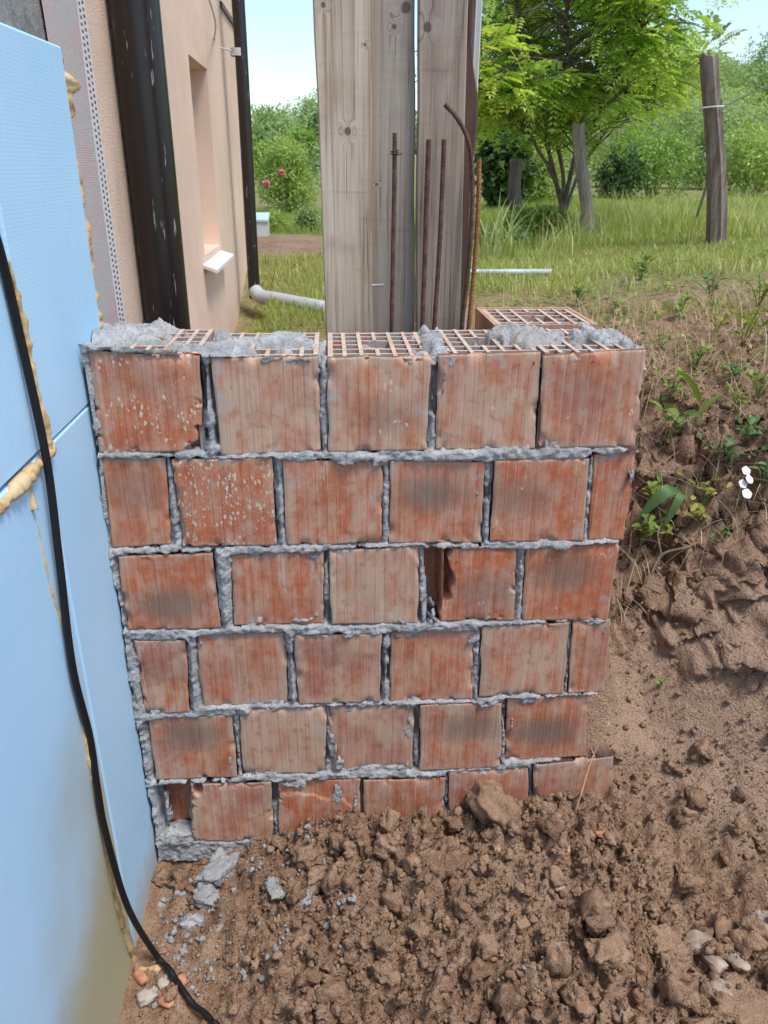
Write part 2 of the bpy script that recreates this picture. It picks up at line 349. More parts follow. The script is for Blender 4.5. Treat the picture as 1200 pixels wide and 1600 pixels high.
# tone, grey patch strength, its place, specks, white, dust, pink
LOOK = [
 [(.20,.25,(-.02,.05),.55,.35,.35,.5),(.72,.1,(0,0),0,.35,.5,.4),(.62,.35,(.02,-.02),.1,.3,.5,.3),(.66,.1,(0,0),.15,.45,.4,.3),(.42,.2,(.0,.02),.12,.55,.4,.8)],
 [(.28,.35,(0,.03),0,.3,.3,.3),(.14,0,(0,0),1.,.35,.3,.3),(.42,0,(0,0),0,.8,.3,.3),(.40,.75,(-.01,.02),0,.2,.35,.3),(.30,.45,(-.05,.01),.1,.35,.3,.3),(.22,0,(0,0),0,.5,.25,.3)],
 [(.12,.7,(-.0,-.03),0,.4,.5,.2),(.38,0,(0,0),0,.75,.35,.3),(.82,.1,(0,0),0,.3,.4,.3),(.16,.4,(.03,-.01),.1,.4,.3,.4),(.06,.65,(-.01,.03),.1,.2,.25,.2)],
 [(.55,.2,(0,.02),0,.6,.55,.8),(.48,.15,(0,0),0,.35,.55,.3),(.6,.25,(0,.04),0,.5,.5,.9),(.36,0,(0,0),0,.45,.35,.2),(.62,0,(0,0),.05,.4,.5,.4),(.5,.1,(0,0),0,.3,.35,.4)],
 [(.45,.65,(0,.04),0,.45,.7,.8),(.88,0,(0,0),0,.3,.5,.2),(.72,.1,(0,0),0,.45,.5,.7),(.5,.7,(.02,.03),0,.55,.4,.6),(.26,.75,(.0,-.01),0,.35,.4,.2)],
 [(.15,0,(0,0),0,.1,.1,.2),(.7,0,(0,0),0,.45,.6,.7),(.28,0,(0,0),0,.35,.4,.3),(.40,.15,(0,.03),0,.9,.3,.6),(.6,0,(0,0),0,.35,.4,.6),(.62,0,(0,0),0,.6,.4,.8)],
]
def edge_arr(n, e0=.009): return np.concatenate([[0, e0, e0*2.4], np.linspace(e0*4.2, 1-e0*4.2, n), [1-e0*2.4, 1-e0, 1]])
def brick(i, quad, y0, mat, parent, hollow=False, depth=.245, nu=44, nv=22, dfn=None, seedo=0):
    Q = [onY(px, py, 0.0) for px, py in quad]
    if True:
        Q = [np.array([q[0], 0, q[2]]) for q in Q]
    c = sum(Q)/4; c[1] = y0
    u = edge_arr(nu); v_ = edge_arr(nv); Ug, Vg = np.meshgrid(u, v_, indexing='ij')
    P = ((1-Ug)*(1-Vg))[..., None]*Q[0] + (Ug*(1-Vg))[..., None]*Q[1] + (Ug*Vg)[..., None]*Q[2] + ((1-Ug)*Vg)[..., None]*Q[3]
    Pp = sum(w_[..., None]*np.array(q, float) for w_, q in zip(((1-Ug)*(1-Vg), Ug*(1-Vg), Ug*Vg, (1-Ug)*Vg), quad))
    Wd = np.linalg.norm(Q[1]-Q[0]); Hd = np.linalg.norm(Q[3]-Q[0])
    ex = np.minimum(Ug, 1-Ug)*Wd; ez = np.minimum(Vg, 1-Vg)*Hd; e = np.minimum(ex, ez)
    q3 = P + np.array([i*3.1, 0, i*1.7])
    # ragged edges, shallow flutes and warps
    k = np.exp(-e/.006)[..., None]
    P = P + k*np.stack([.0022*fbm(q3, 20, 4, 100+i), 0*e, .0022*fbm(q3, 20, 4, 200+i)], -1)
    bite = sstep(.30, .55, fbm(q3, 22, 4, 300+i, .6))*np.exp(-e/.007)*.012
    y = .0028*np.clip(1-e/.0032, 0, 1)**2 + bite + .0010*fbm(q3, 9, 2, 60+i) + .0005*vnoise(q3*np.array([150, 0, 2.5]), 17+i)
    fl = np.abs(((P[..., 0]-Q[0][0])/Wd*11 + .25*vnoise(q3*np.array([0, 0, 6.]), i)) % 1 - .5)*2
    y = y + .0004*np.exp(-((1-fl)/.10)**2)*sstep(-.5, .4, fbm(q3, 12, 2, 77+i))
    if dfn is not None: y = y + dfn(Pp[..., 0], Pp[..., 1], q3)
    P[..., 1] = y0 + y
    n1, n2 = Ug.shape; V = P.reshape(-1, 3); F = [tuple(f[::-1]) for f in grid_faces(n1, n2)]
    F = [tuple(f[::-1]) for f in F]
    idx = np.arange(n1*n2).reshape(n1, n2)
    loop = list(idx[:, 0]) + list(idx[-1, 1:]) + list(idx[-2::-1, -1]) + list(idx[0, -2:0:-1])
    back = V[loop].copy(); back[:, 1] = y0 + ((.038 if i == 0 else .011) if hollow else depth)
    nb = len(V); V = np.vstack([V, back]); L = len(loop)
    F += [(loop[a], loop[(a+1) % L], nb+(a+1) % L, nb+a) for a in range(L)]
    F.append(tuple(range(nb, nb+L)))
    o = mk('brick', V-c, F, mat, parent, c, smooth=True)
    o.data.polygons[-1].use_smooth = False
    return o, Q, c
def cells(x0, x1, y0, y1, z0, z1, parent, nx=6, ny=6, front=True):
    """hollow core of a block: outer walls and webs with an open grip hole"""
    mb = MB(); th = .0082; c = np.array([(x0+x1)/2, y0, (z0+z1)/2])
    xs = np.linspace(x0, x1, nx+1); ys = np.linspace(y0, y1, ny+1)
    for k, x in enumerate(xs):
        tw = .010 if k in (0, nx) else th; xa = min(max(x-tw/2, x0), x1-tw); zt = z1-.001*random.random()
        if k == nx//2: segs = [(y0+.011, ys[2]+.003), (ys[4]-.003, y1)]
        else: segs = [(y0+.011, y1)]
        for a, b in segs: mb.box((xa, a, z0), (xa+tw, b, zt))
    for k, y in enumerate(ys):
        if k == 0 and front: continue
        tw = .010 if k in (0, ny) else th; ya = min(max(y-tw/2, y0), y1-tw); zt = z1-.0015-.001*random.random()
        for j in range(nx):
            if k == ny//2 and j in (nx//2-1, nx//2): continue
            mb.box((xs[j]+.0033, ya, z0), (xs[j+1]-.0033, ya+tw, zt))
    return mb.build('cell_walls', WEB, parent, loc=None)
wall = empty('brick_wall', (0, .12, 0), 'half-built wall of red hollow clay blocks with grey mortar joints', 'wall')
wall.location = (0, 0, 0)
def chip_b1(px, py, q):
    d = (px-290) + (py-692)*.8 + 11*fbm(q, 30, 3, 5)
    return .030*sstep(3, 7, d)*sstep(650, 656, py)
def broken_d4(px, py, q):
    e = 707 - (py-860)*.05 + 7*fbm(q, 26, 3, 8) - 14*sstep(930, 965, py)
    cellr = .060*sstep(1, -3, px-e)
    web = np.exp(-((px-693+.02*(py-860))/3.3)**2)
    return cellr*(1-.95*web*sstep(968, 955, py)) 
def flake_g2(px, py, q):
    e = 1238 + .0016*(px-455)**2 + 7*fbm(q, 30, 3, 3)
    return .0035*sstep(2, -2, py-e)
def chip_g1(px, py, q): return .03*sstep(9, 5, np.hypot((px-309)/1.0, (py-1231)/1.3))
BQ = []; TOPS = []; n = 0
for r, row in enumerate(ROWS):
    for j, quad in enumerate(row):
        tone, gs, gp, sp, wh, du, pk = LOOK[r][j]
        mat = brick_mat(n+1, tone, gs, gp, sp, wh, du, pk)
        y0 = .003*math.sin(n*2.7) + (.055 if (r, j) == (5, 0) else 0) + (.0 if r < 5 else -.006)
        dfn = {(0, 0): chip_b1, (2, 3): broken_d4, (5, 2): flake_g2, (5, 1): chip_g1}.get((r, j))
        o, Q, c = brick(n, quad, y0, mat, wall, hollow=(r == 0), depth=.05 if (r, j) == (5, 5) else .245, dfn=dfn, nu=90 if dfn else 44, nv=70 if dfn else 22)
        if (r, j) == (2, 3): o['label'] = 'broken block with its cells laid open at the left'
        if (r, j) == (0, 0): o['label'] = 'block with its lower right corner knocked off'
        if (r, j) == (5, 0): o['label'] = 'recessed end block in shadow'
        BQ.append([np.array([q[0], q[2]]) for q in Q])
        if r == 0:
            ztop = (Q[0][2]+Q[1][2])/2; x0 = (Q[0][0]+Q[3][0])/2+.001; x1 = (Q[1][0]+Q[2][0])/2-.001
            cw = cells(x0, x1, y0, y0+.25, (Q[2][2]+Q[3][2])/2, ztop-.001, o)
            cw.location = -np.array(c) ; TOPS.append((x0, x1, ztop))
        n += 1
# return of the wall behind: three courses of blocks, the top one seen from above
bm_ = brick_mat(60, .35, white=.2)
for k, zt in enumerate((1.228, 1.02, .812)):
    x0, x1, y0, y1 = .345, .592, .315, .555
    o = mk('brick', [(0, 0, 0)], [], bm_, wall, ((x0+x1)/2, y0, zt-.095)); bpy.data.objects.remove(o)
    mb = MB()
    if k == 0:
        th = .011
        mb.box((x0, y0, zt-.19), (x1, y0+th, zt)); mb.box((x0, y1-th, zt-.19), (x1, y1, zt)); mb.box((x0, y0+th, zt-.19), (x0+th, y1-th, zt)); mb.box((x1-th, y0+th, zt-.19), (x1, y1-th, zt))
        o = mb.build('brick', bm_, wall, loc=((x0+x1)/2, y0, zt-.095))
        cw = cells(x0+th+.0005, x1-th-.0005, y0+.0005, y1-th-.0005, zt-.188, zt-.001, o, 6, 5); cw.location = (-(x0+x1)/2, -y0, -(zt-.095))
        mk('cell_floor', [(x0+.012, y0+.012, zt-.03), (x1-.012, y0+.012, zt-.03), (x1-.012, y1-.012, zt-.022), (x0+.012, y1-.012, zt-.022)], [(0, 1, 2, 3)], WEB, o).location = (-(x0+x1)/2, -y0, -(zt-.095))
    else:
        mb.box((x0, y0, zt-.19), (x1, y1, zt)); mb.build('brick', bm_, wall, loc=((x0+x1)/2, y0, zt-.095))
SMEARS = [(676, 962, 13, 14), (521, 1170, 9, 40), (530, 1190, 14, 16), (528, 1238, 12, 26), (557, 1252, 8, 26), (334, 703, 14, 8), (148, 728, 16, 22), (545, 716, 34, 10), (592, 722, 18, 10), (300, 996, 12, 20), (452, 996, 10, 14), (605, 1002, 12, 18), (380, 1112, 14, 10), (352, 885, 16, 30), (350, 940, 14, 40), (620, 905, 4, 30), (712, 880, 10, 10), (880, 852, 24, 9), (660, 1210, 30, 8), (700, 712, 60, 8), (215, 1060, 12, 60), (222, 1110, 12, 30), (140, 600, 10, 90), (760, 1098, 20, 8), (925, 1178, 10, 10), (985, 745, 6, 14), (460, 1222, 40, 7), (735, 1000, 16, 9), (545, 990, 20, 8)]
# mortar: one crumbly sheet lying in the joints, squeezed out over some edges
st = .0033
mx = np.arange(-.502, .66, st); mz = np.arange(-.06, 1.262, st); MX, MZ = np.meshgrid(mx, mz, indexing='ij')
sd = np.full(MX.shape, 9.0); vert = np.full(MX.shape, 9.0)
for q in BQ:
    d = np.full(MX.shape, -9.0); dv = []
    for a in range(4):
        p, p2 = q[a], q[(a+1) % 4]; ed = p2-p; ln = np.hypot(*ed); nrm = np.array([-ed[1], ed[0]])/ln
        dd = (MX-p[0])*nrm[0] + (MZ-p[1])*nrm[1]; dv.append(dd); d = np.maximum(d, dd)
    sd = np.minimum(sd, d); vert = np.minimum(vert, np.where(np.maximum(dv[0], dv[2]) < 0, np.abs(np.maximum(dv[1], dv[3])), 9))
Pm = XYZ(MX, 0, MZ); na = fbm(Pm, 40, 4, 1, .6); nb = fbm(Pm, 9, 3, 2); nc = fbm(Pm, 110, 3, 4); nd = fbm(Pm, 15, 3, 6)
head = sstep(.012, .004, vert)                       # upright joint between two blocks
dark = sstep(np.where(MZ > 1.03, .05, .30), np.where(MZ > 1.03, .35, .6), nd)*head                       # upright joints left partly empty
lip = .001 + .005*sstep(-.1, .6, nb) + .008*na + .018*sstep(.30, .75, nd)*(1-head)
sm = np.zeros(MX.shape)
for px, py, rx, rz in SMEARS:
    c = onY(px, py, 0); sc = .00115; sm = np.maximum(sm, np.exp(-((MX-c[0])/(rx*sc))**2-((MZ-c[2])/(rz*sc*1.1))**2))
sm = sstep(.30, .62, sm + .30*na); sdo = sd; sd = np.maximum(sd, np.where(sm > 0, -.03+.034*sm, -9))
k = sstep(-1, 1, (sd + lip*(1-head*.6))/.004)
ne = np.abs(fbm(Pm, 75, 3, 14, .65))
yj = .0005 + .005*head + .0032*na + .0025*nc + .004*nb + .004*(.4-ne) + .040*dark*np.where(MZ > 1.03, 1, .55) - .004*sstep(.1, .7, nb)*(1-head)
yj = np.where(head < .3, yj - .004*sstep(-.003, .004, sd), yj)
yj = np.where(sm > .2, np.minimum(yj, .003) - .004*sm*(1+.9*na), yj)
MY = k*yj + (1-k)*.022
edge = sstep(.0, .02, np.maximum(0, -.478-MX)); MY = MY + edge*.006*na
zr = [1.245, 1.033, .822, .620, .413, .206, -.3]; keep = np.ones(MX.shape, bool)
for r in range(6):
    xr = max(q[1][0] for q in BQ[sum(len(x) for x in ROWS[:r]):sum(len(x) for x in ROWS[:r+1])])
    keep &= ~((MZ <= zr[r]) & (MZ > zr[r+1]) & (MX > xr - .004 + .004*na))
xl = np.interp(MZ, [0, 1.25], [-.497, -.497]) + .006*nb; keep &= (MX > xl)
topz = np.interp(MX, [-.5, -.3, -.1, .6], [1.262, 1.236, 1.225, 1.225]); keep &= MZ < topz + .004*na
keep &= k > .015
keep &= ~((MZ < .035) & (sd > .012) & (MX > .1))
gf = grid_faces(*MX.shape); ok = keep.ravel()[gf].all(1); gf = gf[ok]
use = np.unique(gf); remap = -np.ones(MX.size, int); remap[use] = np.arange(len(use))
V = np.stack([MX, MY, MZ], -1).reshape(-1, 3)[use]
mk('mortar', V, remap[gf], MORTAR, wall, smooth=True)
# mortar core between the blocks, course by course
mb = MB()
zlo = [1.033, .822, .620, .413, .206, -.02]
for r in range(6):
    qs = BQ[sum(len(x) for x in ROWS[:r]):sum(len(x) for x in ROWS[:r+1])]; xr = min(max(q[1][0], q[2][0]) for q in [max(qs, key=lambda q: q[1][0])])
    mb.box((-.494, .062, zlo[r]-.012), (xr-.006, .238, (zlo[r]+.004) if r == 0 else zlo[r-1]-.0125))
for a, b in zip(TOPS[:-1], TOPS[1:]): mb.box((a[1]+.0005, .03, 1.03), (b[0]-.0005, .24, a[2]-.02))
mb.box((-.494, .03, 1.03), (TOPS[0][0]-.001, .24, 1.23))
mb.build('mortar_core', MORTAR, wall)
# mortar smeared over the top course
st = .0032; tx = np.arange(-.497, .592, st); ty = np.arange(.004, .262, st); TX, TY = np.meshgrid(tx, ty, indexing='ij'); Pt = XYZ(TX, TY, 3.3)
def blob(px, py, rx, ry): c = onZ(px, py, 1.235); return np.exp(-((TX-c[0])/rx)**2-((TY-c[1])/ry)**2)
ha = fbm(Pt, 30, 4, 51, .5); hb = fbm(Pt, 70, 3, 52); wt = 1.05*blob(145, 528, .06, .2) + .72*blob(215, 530, .08, .16) + 1.05*blob(255, 512, .05, .06) + .75*blob(290, 545, .06, .03)
wt = wt + .66*blob(360, 530, .07, .12) + .66*blob(450, 522, .06, .12) + .55*blob(400, 548, .12, .04) - 1.3*blob(412, 536, .022, .025) - 1.2*blob(235, 538, .025, .02)
wt = wt + .8*blob(672, 530, .03, .2) + .55*blob(700, 545, .03, .05) + .9*blob(790, 522, .05, .09) + .72*blob(850, 528, .07, .10) + .58*blob(900, 515, .09, .12) + .60*blob(965, 530, .05, .10)
ztp = np.interp(TX, [TOPS[0][0], TOPS[1][0], TOPS[2][0], TOPS[3][0], TOPS[4][1]], [TOPS[0][2], TOPS[1][2], TOPS[2][2], TOPS[3][2], TOPS[4][2]])
rise = sstep(.25, .8, wt + .42*ha)
TZ = ztp - .022 + .007*ha + rise*.025 + np.clip(wt-.6, 0, 1)*.024*(.7+.6*ha) + rise*.005*(np.abs(fbm(Pt, 80, 3, 54, .6))-.3) + .003*hb*rise
TZ = TZ - .010*(1-rise)*sstep(0, .4, fbm(Pt, 14, 2, 9))
rimf = sstep(.020, .006, TY); TZ = np.where(rimf > 0, np.minimum(TZ, ztp + .002 + (1-rimf)*.03), TZ)
mk('mortar', np.stack([TX, TY, TZ], -1).reshape(-1, 3), grid_faces(*TX.shape), MORTAR, wall, smooth=True)
# concrete strip footing under the blocks
FOOT = mortar_mat('footing_concrete', (.16, .155, .145), (.27, .26, .245))
mb = MB(); mb.box((-.495, .015, -.30), (.70, .30, -.012)); mb.build('footing', FOOT, wall)

# ------------------------------------------------------------------ the house on the left
XF = -.565; XB = -.500
def plaster(name, col):
    t = T(name); v = t.co('Object'); n1 = t.noise(v, 170, 4, .75); n2 = t.noise(v, 2.2, 4); n3 = t.noise(t.co('Object', (3, 3, .6)), 3, 4)
    c = t.mix(t.ramp(n2, .3, .7), tuple(x*.93 for x in col), tuple(x*1.05 for x in col)); c = t.mix(t.ramp(n3, .55, .75, 0, .18), c, (.36, .26, .2))
    return t.bsdf(c, .93, t.bump(n1, 1.0, .005), .15)
PLASTER = plaster('salmon_render', (.86, .63, .48))
CONC = mortar_mat('old_concrete', (.27, .265, .245), (.42, .41, .385))
house = empty('house', (0, 0, 0), 'salmon rendered house wall with a narrow recessed window', 'house')
yA = onX(140, 250, XF)[1]; yB1 = 3.95
wy0, wy1 = onX(307, 240, XF)[1], onX(334, 250, XF)[1]; wz0, wz1 = 1.205, 1.955
mb = MB()
for (a, b, c, d) in ((yA, wy0, .3, 3.3), (wy1, yB1, .3, 3.3), (wy0, wy1, .3, wz0), (wy0, wy1, wz1, 3.3)): mb.box((XF-.16, a, c), (XF, b, d))
mb.build('wall', PLASTER, house)
mb = MB(); mb.box((-5, -4, -.6), (XF-.1605, 3.93, 3.25)); mb.build('inner_wall', CONC, house)
mb = MB(); mb.box((XF-.15, -3.5, -.6), (XF-.004, yA-.002, 3.24)); mb.build('base_wall', CONC, house)
FR = simple('white_window_frame', (.78, .78, .77), .4, .03)
win = MB(); wx = XF-.130
for a, b in (((wx-.03, wy0+.0005, wz0+.0005), (wx, wy0+.06, wz1-.0005)), ((wx-.03, wy1-.06, wz0+.0005), (wx, wy1-.0005, wz1-.0005)), ((wx-.03, wy0+.0605, wz0+.0005), (wx, wy1-.0605, wz0+.06)), ((wx-.03, wy0+.0605, wz1-.06), (wx, wy1-.0605, wz1-.0005))): win.box(a, b)
wf = win.build('window', FR, house)
t = T('window_glass'); GLASS = t.bsdf((.05, .06, .065), .06, None, .8)
mb = MB(); mb.box((wx-.022, wy0+.0605, wz0+.0605), (wx-.014, wy1-.0605, wz1-.0605)); mb.build('pane', GLASS, wf)
mb = MB(); z = wz0+.002
mb.add([(XF-.10, wy0-.03, z), (XF-.10, wy1+.03, z), (XF+.06, wy1+.03, z-.05), (XF+.06, wy0-.10, z-.05), (XF-.10, wy0-.03, z-.014), (XF-.10, wy1+.03, z-.014), (XF+.06, wy1+.03, z-.064), (XF+.06, wy0-.10, z-.064)], [(3, 2, 1, 0), (4, 5, 6, 7), (0, 1, 5, 4), (1, 2, 6, 5), (2, 3, 7, 6), (3, 0, 4, 7)])
mb.build('window_sill', simple('white_sill', (.80, .81, .82), .35, .02), house)
mb = MB(); a = onX(343, 0, XF); b = onX(361, 40, XF); mb.box((XF+.0005, a[1], 2.30), (XF+.012, yB1+.004, 2.325)); mb.build('trim', simple('brown_trim', (.12, .06, .04), .5), house)
# base-coat strip with glass-fibre mesh, and the perforated corner bead
ym = onX(168, 490, XF)[1]; yb = onX(181, 490, XF)[1]; yc = onX(193, 490, XF)[1]
t = T('base_coat_mesh'); v = t.co('Object')
def gridl(ax, s):
    sp = t.n('SeparateXYZ', {0: v}); f = t.math('ABSOLUTE', t.math('SUBTRACT', t.math('FRACT', t.math('MULTIPLY', sp.outputs[ax], s)), .5)); return t.ramp(f, .13, .03)
gl = t.math('MAXIMUM', gridl(1, 200), gridl(2, 200)); nn = t.noise(v, 5, 4); n2 = t.noise(v, 60, 4)
c = t.mix(t.ramp(nn, .42, .6), (.46, .445, .42), (.52, .36, .34)); c = t.mix(t.math('MULTIPLY', gl, t.ramp(nn, .40, .55, .25, .7)), c, (.62, .62, .60)); c = t.mix(t.ramp(n2, .6, .75, 0, .5), c, (.28, .26, .24))
MESHC = t.bsdf(c, .9, t.bump(t.math('ADD', gl, n2), .5, .003))
k = 40; zz = np.linspace(.6, 3.1, k); e0 = .30+.012*vnoise(XYZ(0, 0, zz*9), 3)
V = [p for z_, e in zip(zz, e0) for p in ((XF+.0015, e, z_), (XF+.0025, yb+.004, z_))]
mk('mesh_strip', V, [(2*i, 2*i+1, 2*i+3, 2*i+2) for i in range(k-1)], MESHC, house)
BEAD = simple('white_pvc', (.66, .65, .64), .6, .08, 60)
cy_ = np.array([yb, yb+(yc-yb)*.2, yb+(yc-yb)*.42, yb+(yc-yb)*.58, yb+(yc-yb)*.8, yc]); cz = np.arange(.6, 3.1, .0065)
V = [(XF+.004+.0015*math.sin(z_*3), y_, z_) for y_ in cy_ for z_ in cz]; nz = len(cz)
F = [(i*nz+j, (i+1)*nz+j, (i+1)*nz+j+1, i*nz+j+1) for i in range(5) for j in range(nz-1) if not (i in (1, 3) and j % 2 == (i == 3))]
mk('corner_bead', V, F, BEAD, house)
# near downpipe
t = T('brown_pipe_metal'); v = t.co('Object'); vs = t.co('Object', (60, 60, 6)); sp = t.ramp(t.noise(vs, 1.3, 3, .7), .64, .70); n = t.noise(v, 3, 3)
PIPE = t.bsdf(t.mix(t.math('MULTIPLY', sp, .75), t.mix(n, (.012, .009, .008), (.022, .015, .012)), (.45, .43, .42)), .33, None, .45)
pc = onX(262, 500, -.500); py_ = pc[1]
dp = empty('downpipe', (-.500, py_, .68), 'wide glossy dark brown downpipe close to the wall, flecked with white', 'downpipe')
mb = MB(); mb.tube([(0, 0, z_) for z_ in np.linspace(0, 2.6, 14)], .062, 40); mb.build('pipe', PIPE, dp, smooth=True)
mb = MB(); mb.tube([(0, 0, 2.2), (0, 0, 2.23)], .065, 40, False); mb.box((-.066, -.01, 2.205), (-.05, .01, 2.225)); mb.build('bracket', PIPE, dp)
# far downpipe with elbow and grey drain
fy = 3.15; fx = onY(384, 240, fy)[0]
dp2 = empty('downpipe', (fx, fy, .9), 'thin dark brown downpipe at the far house corner bending into a grey drain', 'downpipe')
A = np.array([fx, fy, 0]); e1 = onY(400, 462, fy-.03); e2 = onY(508, 482, fy-.35)
zt = e1[2]
ptop = onY(372, 0, fy); pbot = onY(396, 430, fy)
up = curve([(ptop[0]-.02, fy, 3.2), (ptop[0], fy, ptop[2]), (pbot[0], fy, pbot[2]), pbot*.35+e1*.65], 8)
mb = MB(); mb.tube(up-np.array([fx, fy, .9]), .033, 18); mb.build('pipe', PIPE, dp2, smooth=True)
GREYP = simple('grey_plastic_pipe', (.42, .43, .44), .5, .08, 8)
el = curve([up[-3], up[-1]*.5+e1*.5+np.array([.004, 0, 0]), e1*.92+e2*.08, e1*.7+e2*.3, e2], 8)
mb = MB(); mb.tube(el-np.array([fx, fy, .9]), .040, 18); mb.build('drain_pipe', GREYP, dp2, smooth=True)
bz = onY(372, 88, fy); mb = MB(); mb.tube([bz-np.array([fx, fy, .9])+np.array([0, 0, h_]) for h_ in (0, .035)], .038, 18, False); mb.tube(curve([bz-np.array([fx, fy, .9])+np.array(q) for q in ((-.03, -.03, .02), (-.10, -.1, .04), (-.02, -.7, .05), (-.02, -1.0, .14))], 6), .004, 6); mb.build('bracket', simple('galvanised', (.5, .5, .5), .45), dp2)

# ------------------------------------------------------------------ blue insulation boards
def blue(name, stain):
    t = T(name); v = t.co('Object'); sp = t.n('SeparateXYZ', {0: v}); y, z = sp.outputs[1], sp.outputs[2]
    a = t.math('ADD', t.math('MULTIPLY', y, .9), t.math('MULTIPLY', z, .55)); b = t.math('SUBTRACT', t.math('MULTIPLY', y, .9), t.math('MULTIPLY', z, .55))
    w1 = t.math('ABSOLUTE', t.math('SUBTRACT', t.math('FRACT', t.math('MULTIPLY', a, 150)), .5)); w2 = t.math('ABSOLUTE', t.math('SUBTRACT', t.math('FRACT', t.math('MULTIPLY', b, 150)), .5))
    waf = t.math('MINIMUM', w1, w2); n1 = t.noise(v, 2.2, 4); n2 = t.noise(t.co('Object', (30, 30, 2)), 2, 4); n3 = t.noise(v, 90, 3)
    c = t.mix(t.ramp(n1, .3, .7), (.385, .645, .86), (.455, .71, .91)); c = t.mix(t.ramp(waf, .0, .28, .16, 0), c, (.55, .72, .86)); c = t.mix(t.ramp(n2, .55, .8, 0, .25), c, (.6, .7, .78))
    c = t.mix(t.ramp(t.noise(v, 9, 5, .7), .60, .78, 0, .35), c, (.40, .50, .56))
    mud = t.math('MULTIPLY', t.ramp(t.noise(v, 55, 5, .7), .60, .68), t.ramp(t.math('ADD', z, t.math('MULTIPLY', t.noise(v, 6, 4), .5)), .75, .25)); c = t.mix(t.math('MULTIPLY', mud, .7), c, (.34, .25, .18))
    scf = t.noise(t.n('Mapping', {'Vector': v, 'Rotation': (.5, 0, 0), 'Scale': (9, 9, 110)}).outputs[0], 1.0, 4, .7); c = t.mix(t.ramp(scf, .64, .76, 0, .4), c, (.68, .78, .86))
    if stain:
        f = t.math('ADD', z, t.math('MULTIPLY', t.math('SUBTRACT', n1, .5), .9)); f = t.math('ADD', f, t.math('MULTIPLY', y, -.55))
        c = t.mix(t.ramp(f, .95, .32, 0, .9), c, t.mix(n3, (.37, .33, .15), (.47, .42, .22)))
    else: c = t.mix(t.ramp(t.math('ADD', z, t.math('MULTIPLY', n2, .14)), .16, .0, 0, .75), c, (.42, .38, .32))
    return t.bsdf(c, .55, t.bump(waf, .35, .0014), .35)
BL, BLS = blue('blue_foam_board', False), blue('blue_foam_board_stained', True)
ys = -.243
def slab(name, y0, y1, z0, z1, mat, label, tilt=0.0, top=None):
    mb = MB(); x0 = XF+.003; b = .004
    zt0, zt1 = (z1, z1) if top is None else top
    V = [(x0, y0, z0), (x0, y1, z0), (x0, y1, zt1), (x0, y0, zt0), (XB-b, y0, z0), (XB-b, y1, z0), (XB-b, y1, zt1), (XB-b, y0, zt0),
         (XB+tilt, y0+b, z0+b), (XB, y1-b, z0+b), (XB, y1-b, zt1-b), (XB+tilt, y0+b, zt0-b)]
    mb.add(V, [(0, 3, 2, 1), (0, 1, 5, 4), (1, 2, 6, 5), (2, 3, 7, 6), (3, 0, 4, 7), (4, 5, 9, 8), (5, 6, 10, 9), (6, 7, 11, 10), (7, 4, 8, 11), (8, 9, 10, 11)])
    return tag(mb.build(name, mat), label, 'insulation board', 'blue insulation boards on the house wall')
zs = 1.134
slab('insulation_board', -1.7, ys-.004, zs+.004, 1.78, BL, 'near upper blue foam board, cut by the left edge above the foam seam', .004)
slab('insulation_board', -1.7, ys-.006, -.22, zs-.002, BLS, 'large near lower blue foam board stained yellowish at its foot', .006)
slab('insulation_board', ys, .165, zs+.001, 1.75, BL, 'upper blue foam board ending beside the perforated corner bead', 0, (1.745, 1.75))
slab('insulation_board', ys, .165, -.20, zs-.001, BL, 'lower blue foam board running down behind the end of the brick wall')
# yellow expanding foam
t = T('yellow_foam'); v = t.co('Object'); n1 = t.noise(v, 70, 4); n2 = t.noise(v, 12, 3)
FOAM = t.bsdf(t.mix(t.ramp(n2, .35, .65), t.mix(t.ramp(n1, .4, .6), (.42, .25, .10), (.62, .42, .19)), (.60, .46, .26)), .75, t.bump(n1, .6, .004), .3)
def foam(pts, rad, label, seed, flat=.55):
    P = curve(pts, 14); r = np.interp(np.linspace(0, 1, len(P)), np.linspace(0, 1, len(rad)), rad)
    V, F = tube(P, r, 10); V = np.array(V)
    ax = np.repeat(P, 10, 0); d = V-ax; k = 1+.40*fbm(V, 90, 3, seed)[:, None]+.65*fbm(V, 32, 3, seed+5)[:, None]; V = ax+d*np.clip(k, .4, 1.55)
    c = V.mean(0); tag(mk('foam_bead', V-c, F, FOAM, None, c, smooth=True), label, 'foam seam', 'yellow foam squeezed from the board joints')
bx = lambda px, py, o=.001: onX(px, py, XB+o)
foam([bx(14, 405), bx(26, 460), bx(42, 530), bx(56, 610), bx(70, 680), bx(74, 700)], [.0015, .005, .006, .0065, .010, .009], 'yellow foam seam running up beside the black cable to the left edge', 1)
foam([bx(78, 700), bx(62, 722), bx(40, 748), bx(18, 772), bx(-8, 800)], [.012, .006, .010, .010, .008], 'yellow foam seam slanting level to the left edge under the upper board', 2)
foam([bx(44, 735), bx(48, 765), bx(50, 797)], [.006, .005, .009], 'short yellow foam drip hanging from the level seam', 3)
foam([bx(57, 815, 0), bx(75, 905, 0), bx(98, 985, 0), bx(120, 1090, 0), bx(140, 1195, .001), bx(165, 1330, .001), bx(180, 1400, .002), bx(196, 1460, .003), bx(214, 1512, .004)], [.0012, .003, .0035, .003, .006, .003, .005, .007, .007], 'long thin yellow foam seam down to the floor beside the stained board', 4)
yfe = .170
foam([(XB-.014, yfe, 1.745), (XB-.013, yfe+.008, 1.69), (XB-.016, yfe, 1.60), (XB-.010, yfe+.004, 1.52), (XB-.014, yfe, 1.43), (XB-.012, yfe+.004, 1.34), (XB-.013, yfe, 1.25)], [.008, .022, .009, .011, .014, .010, .014], 'ragged yellow foam along the free edge of the upper far board', 5)
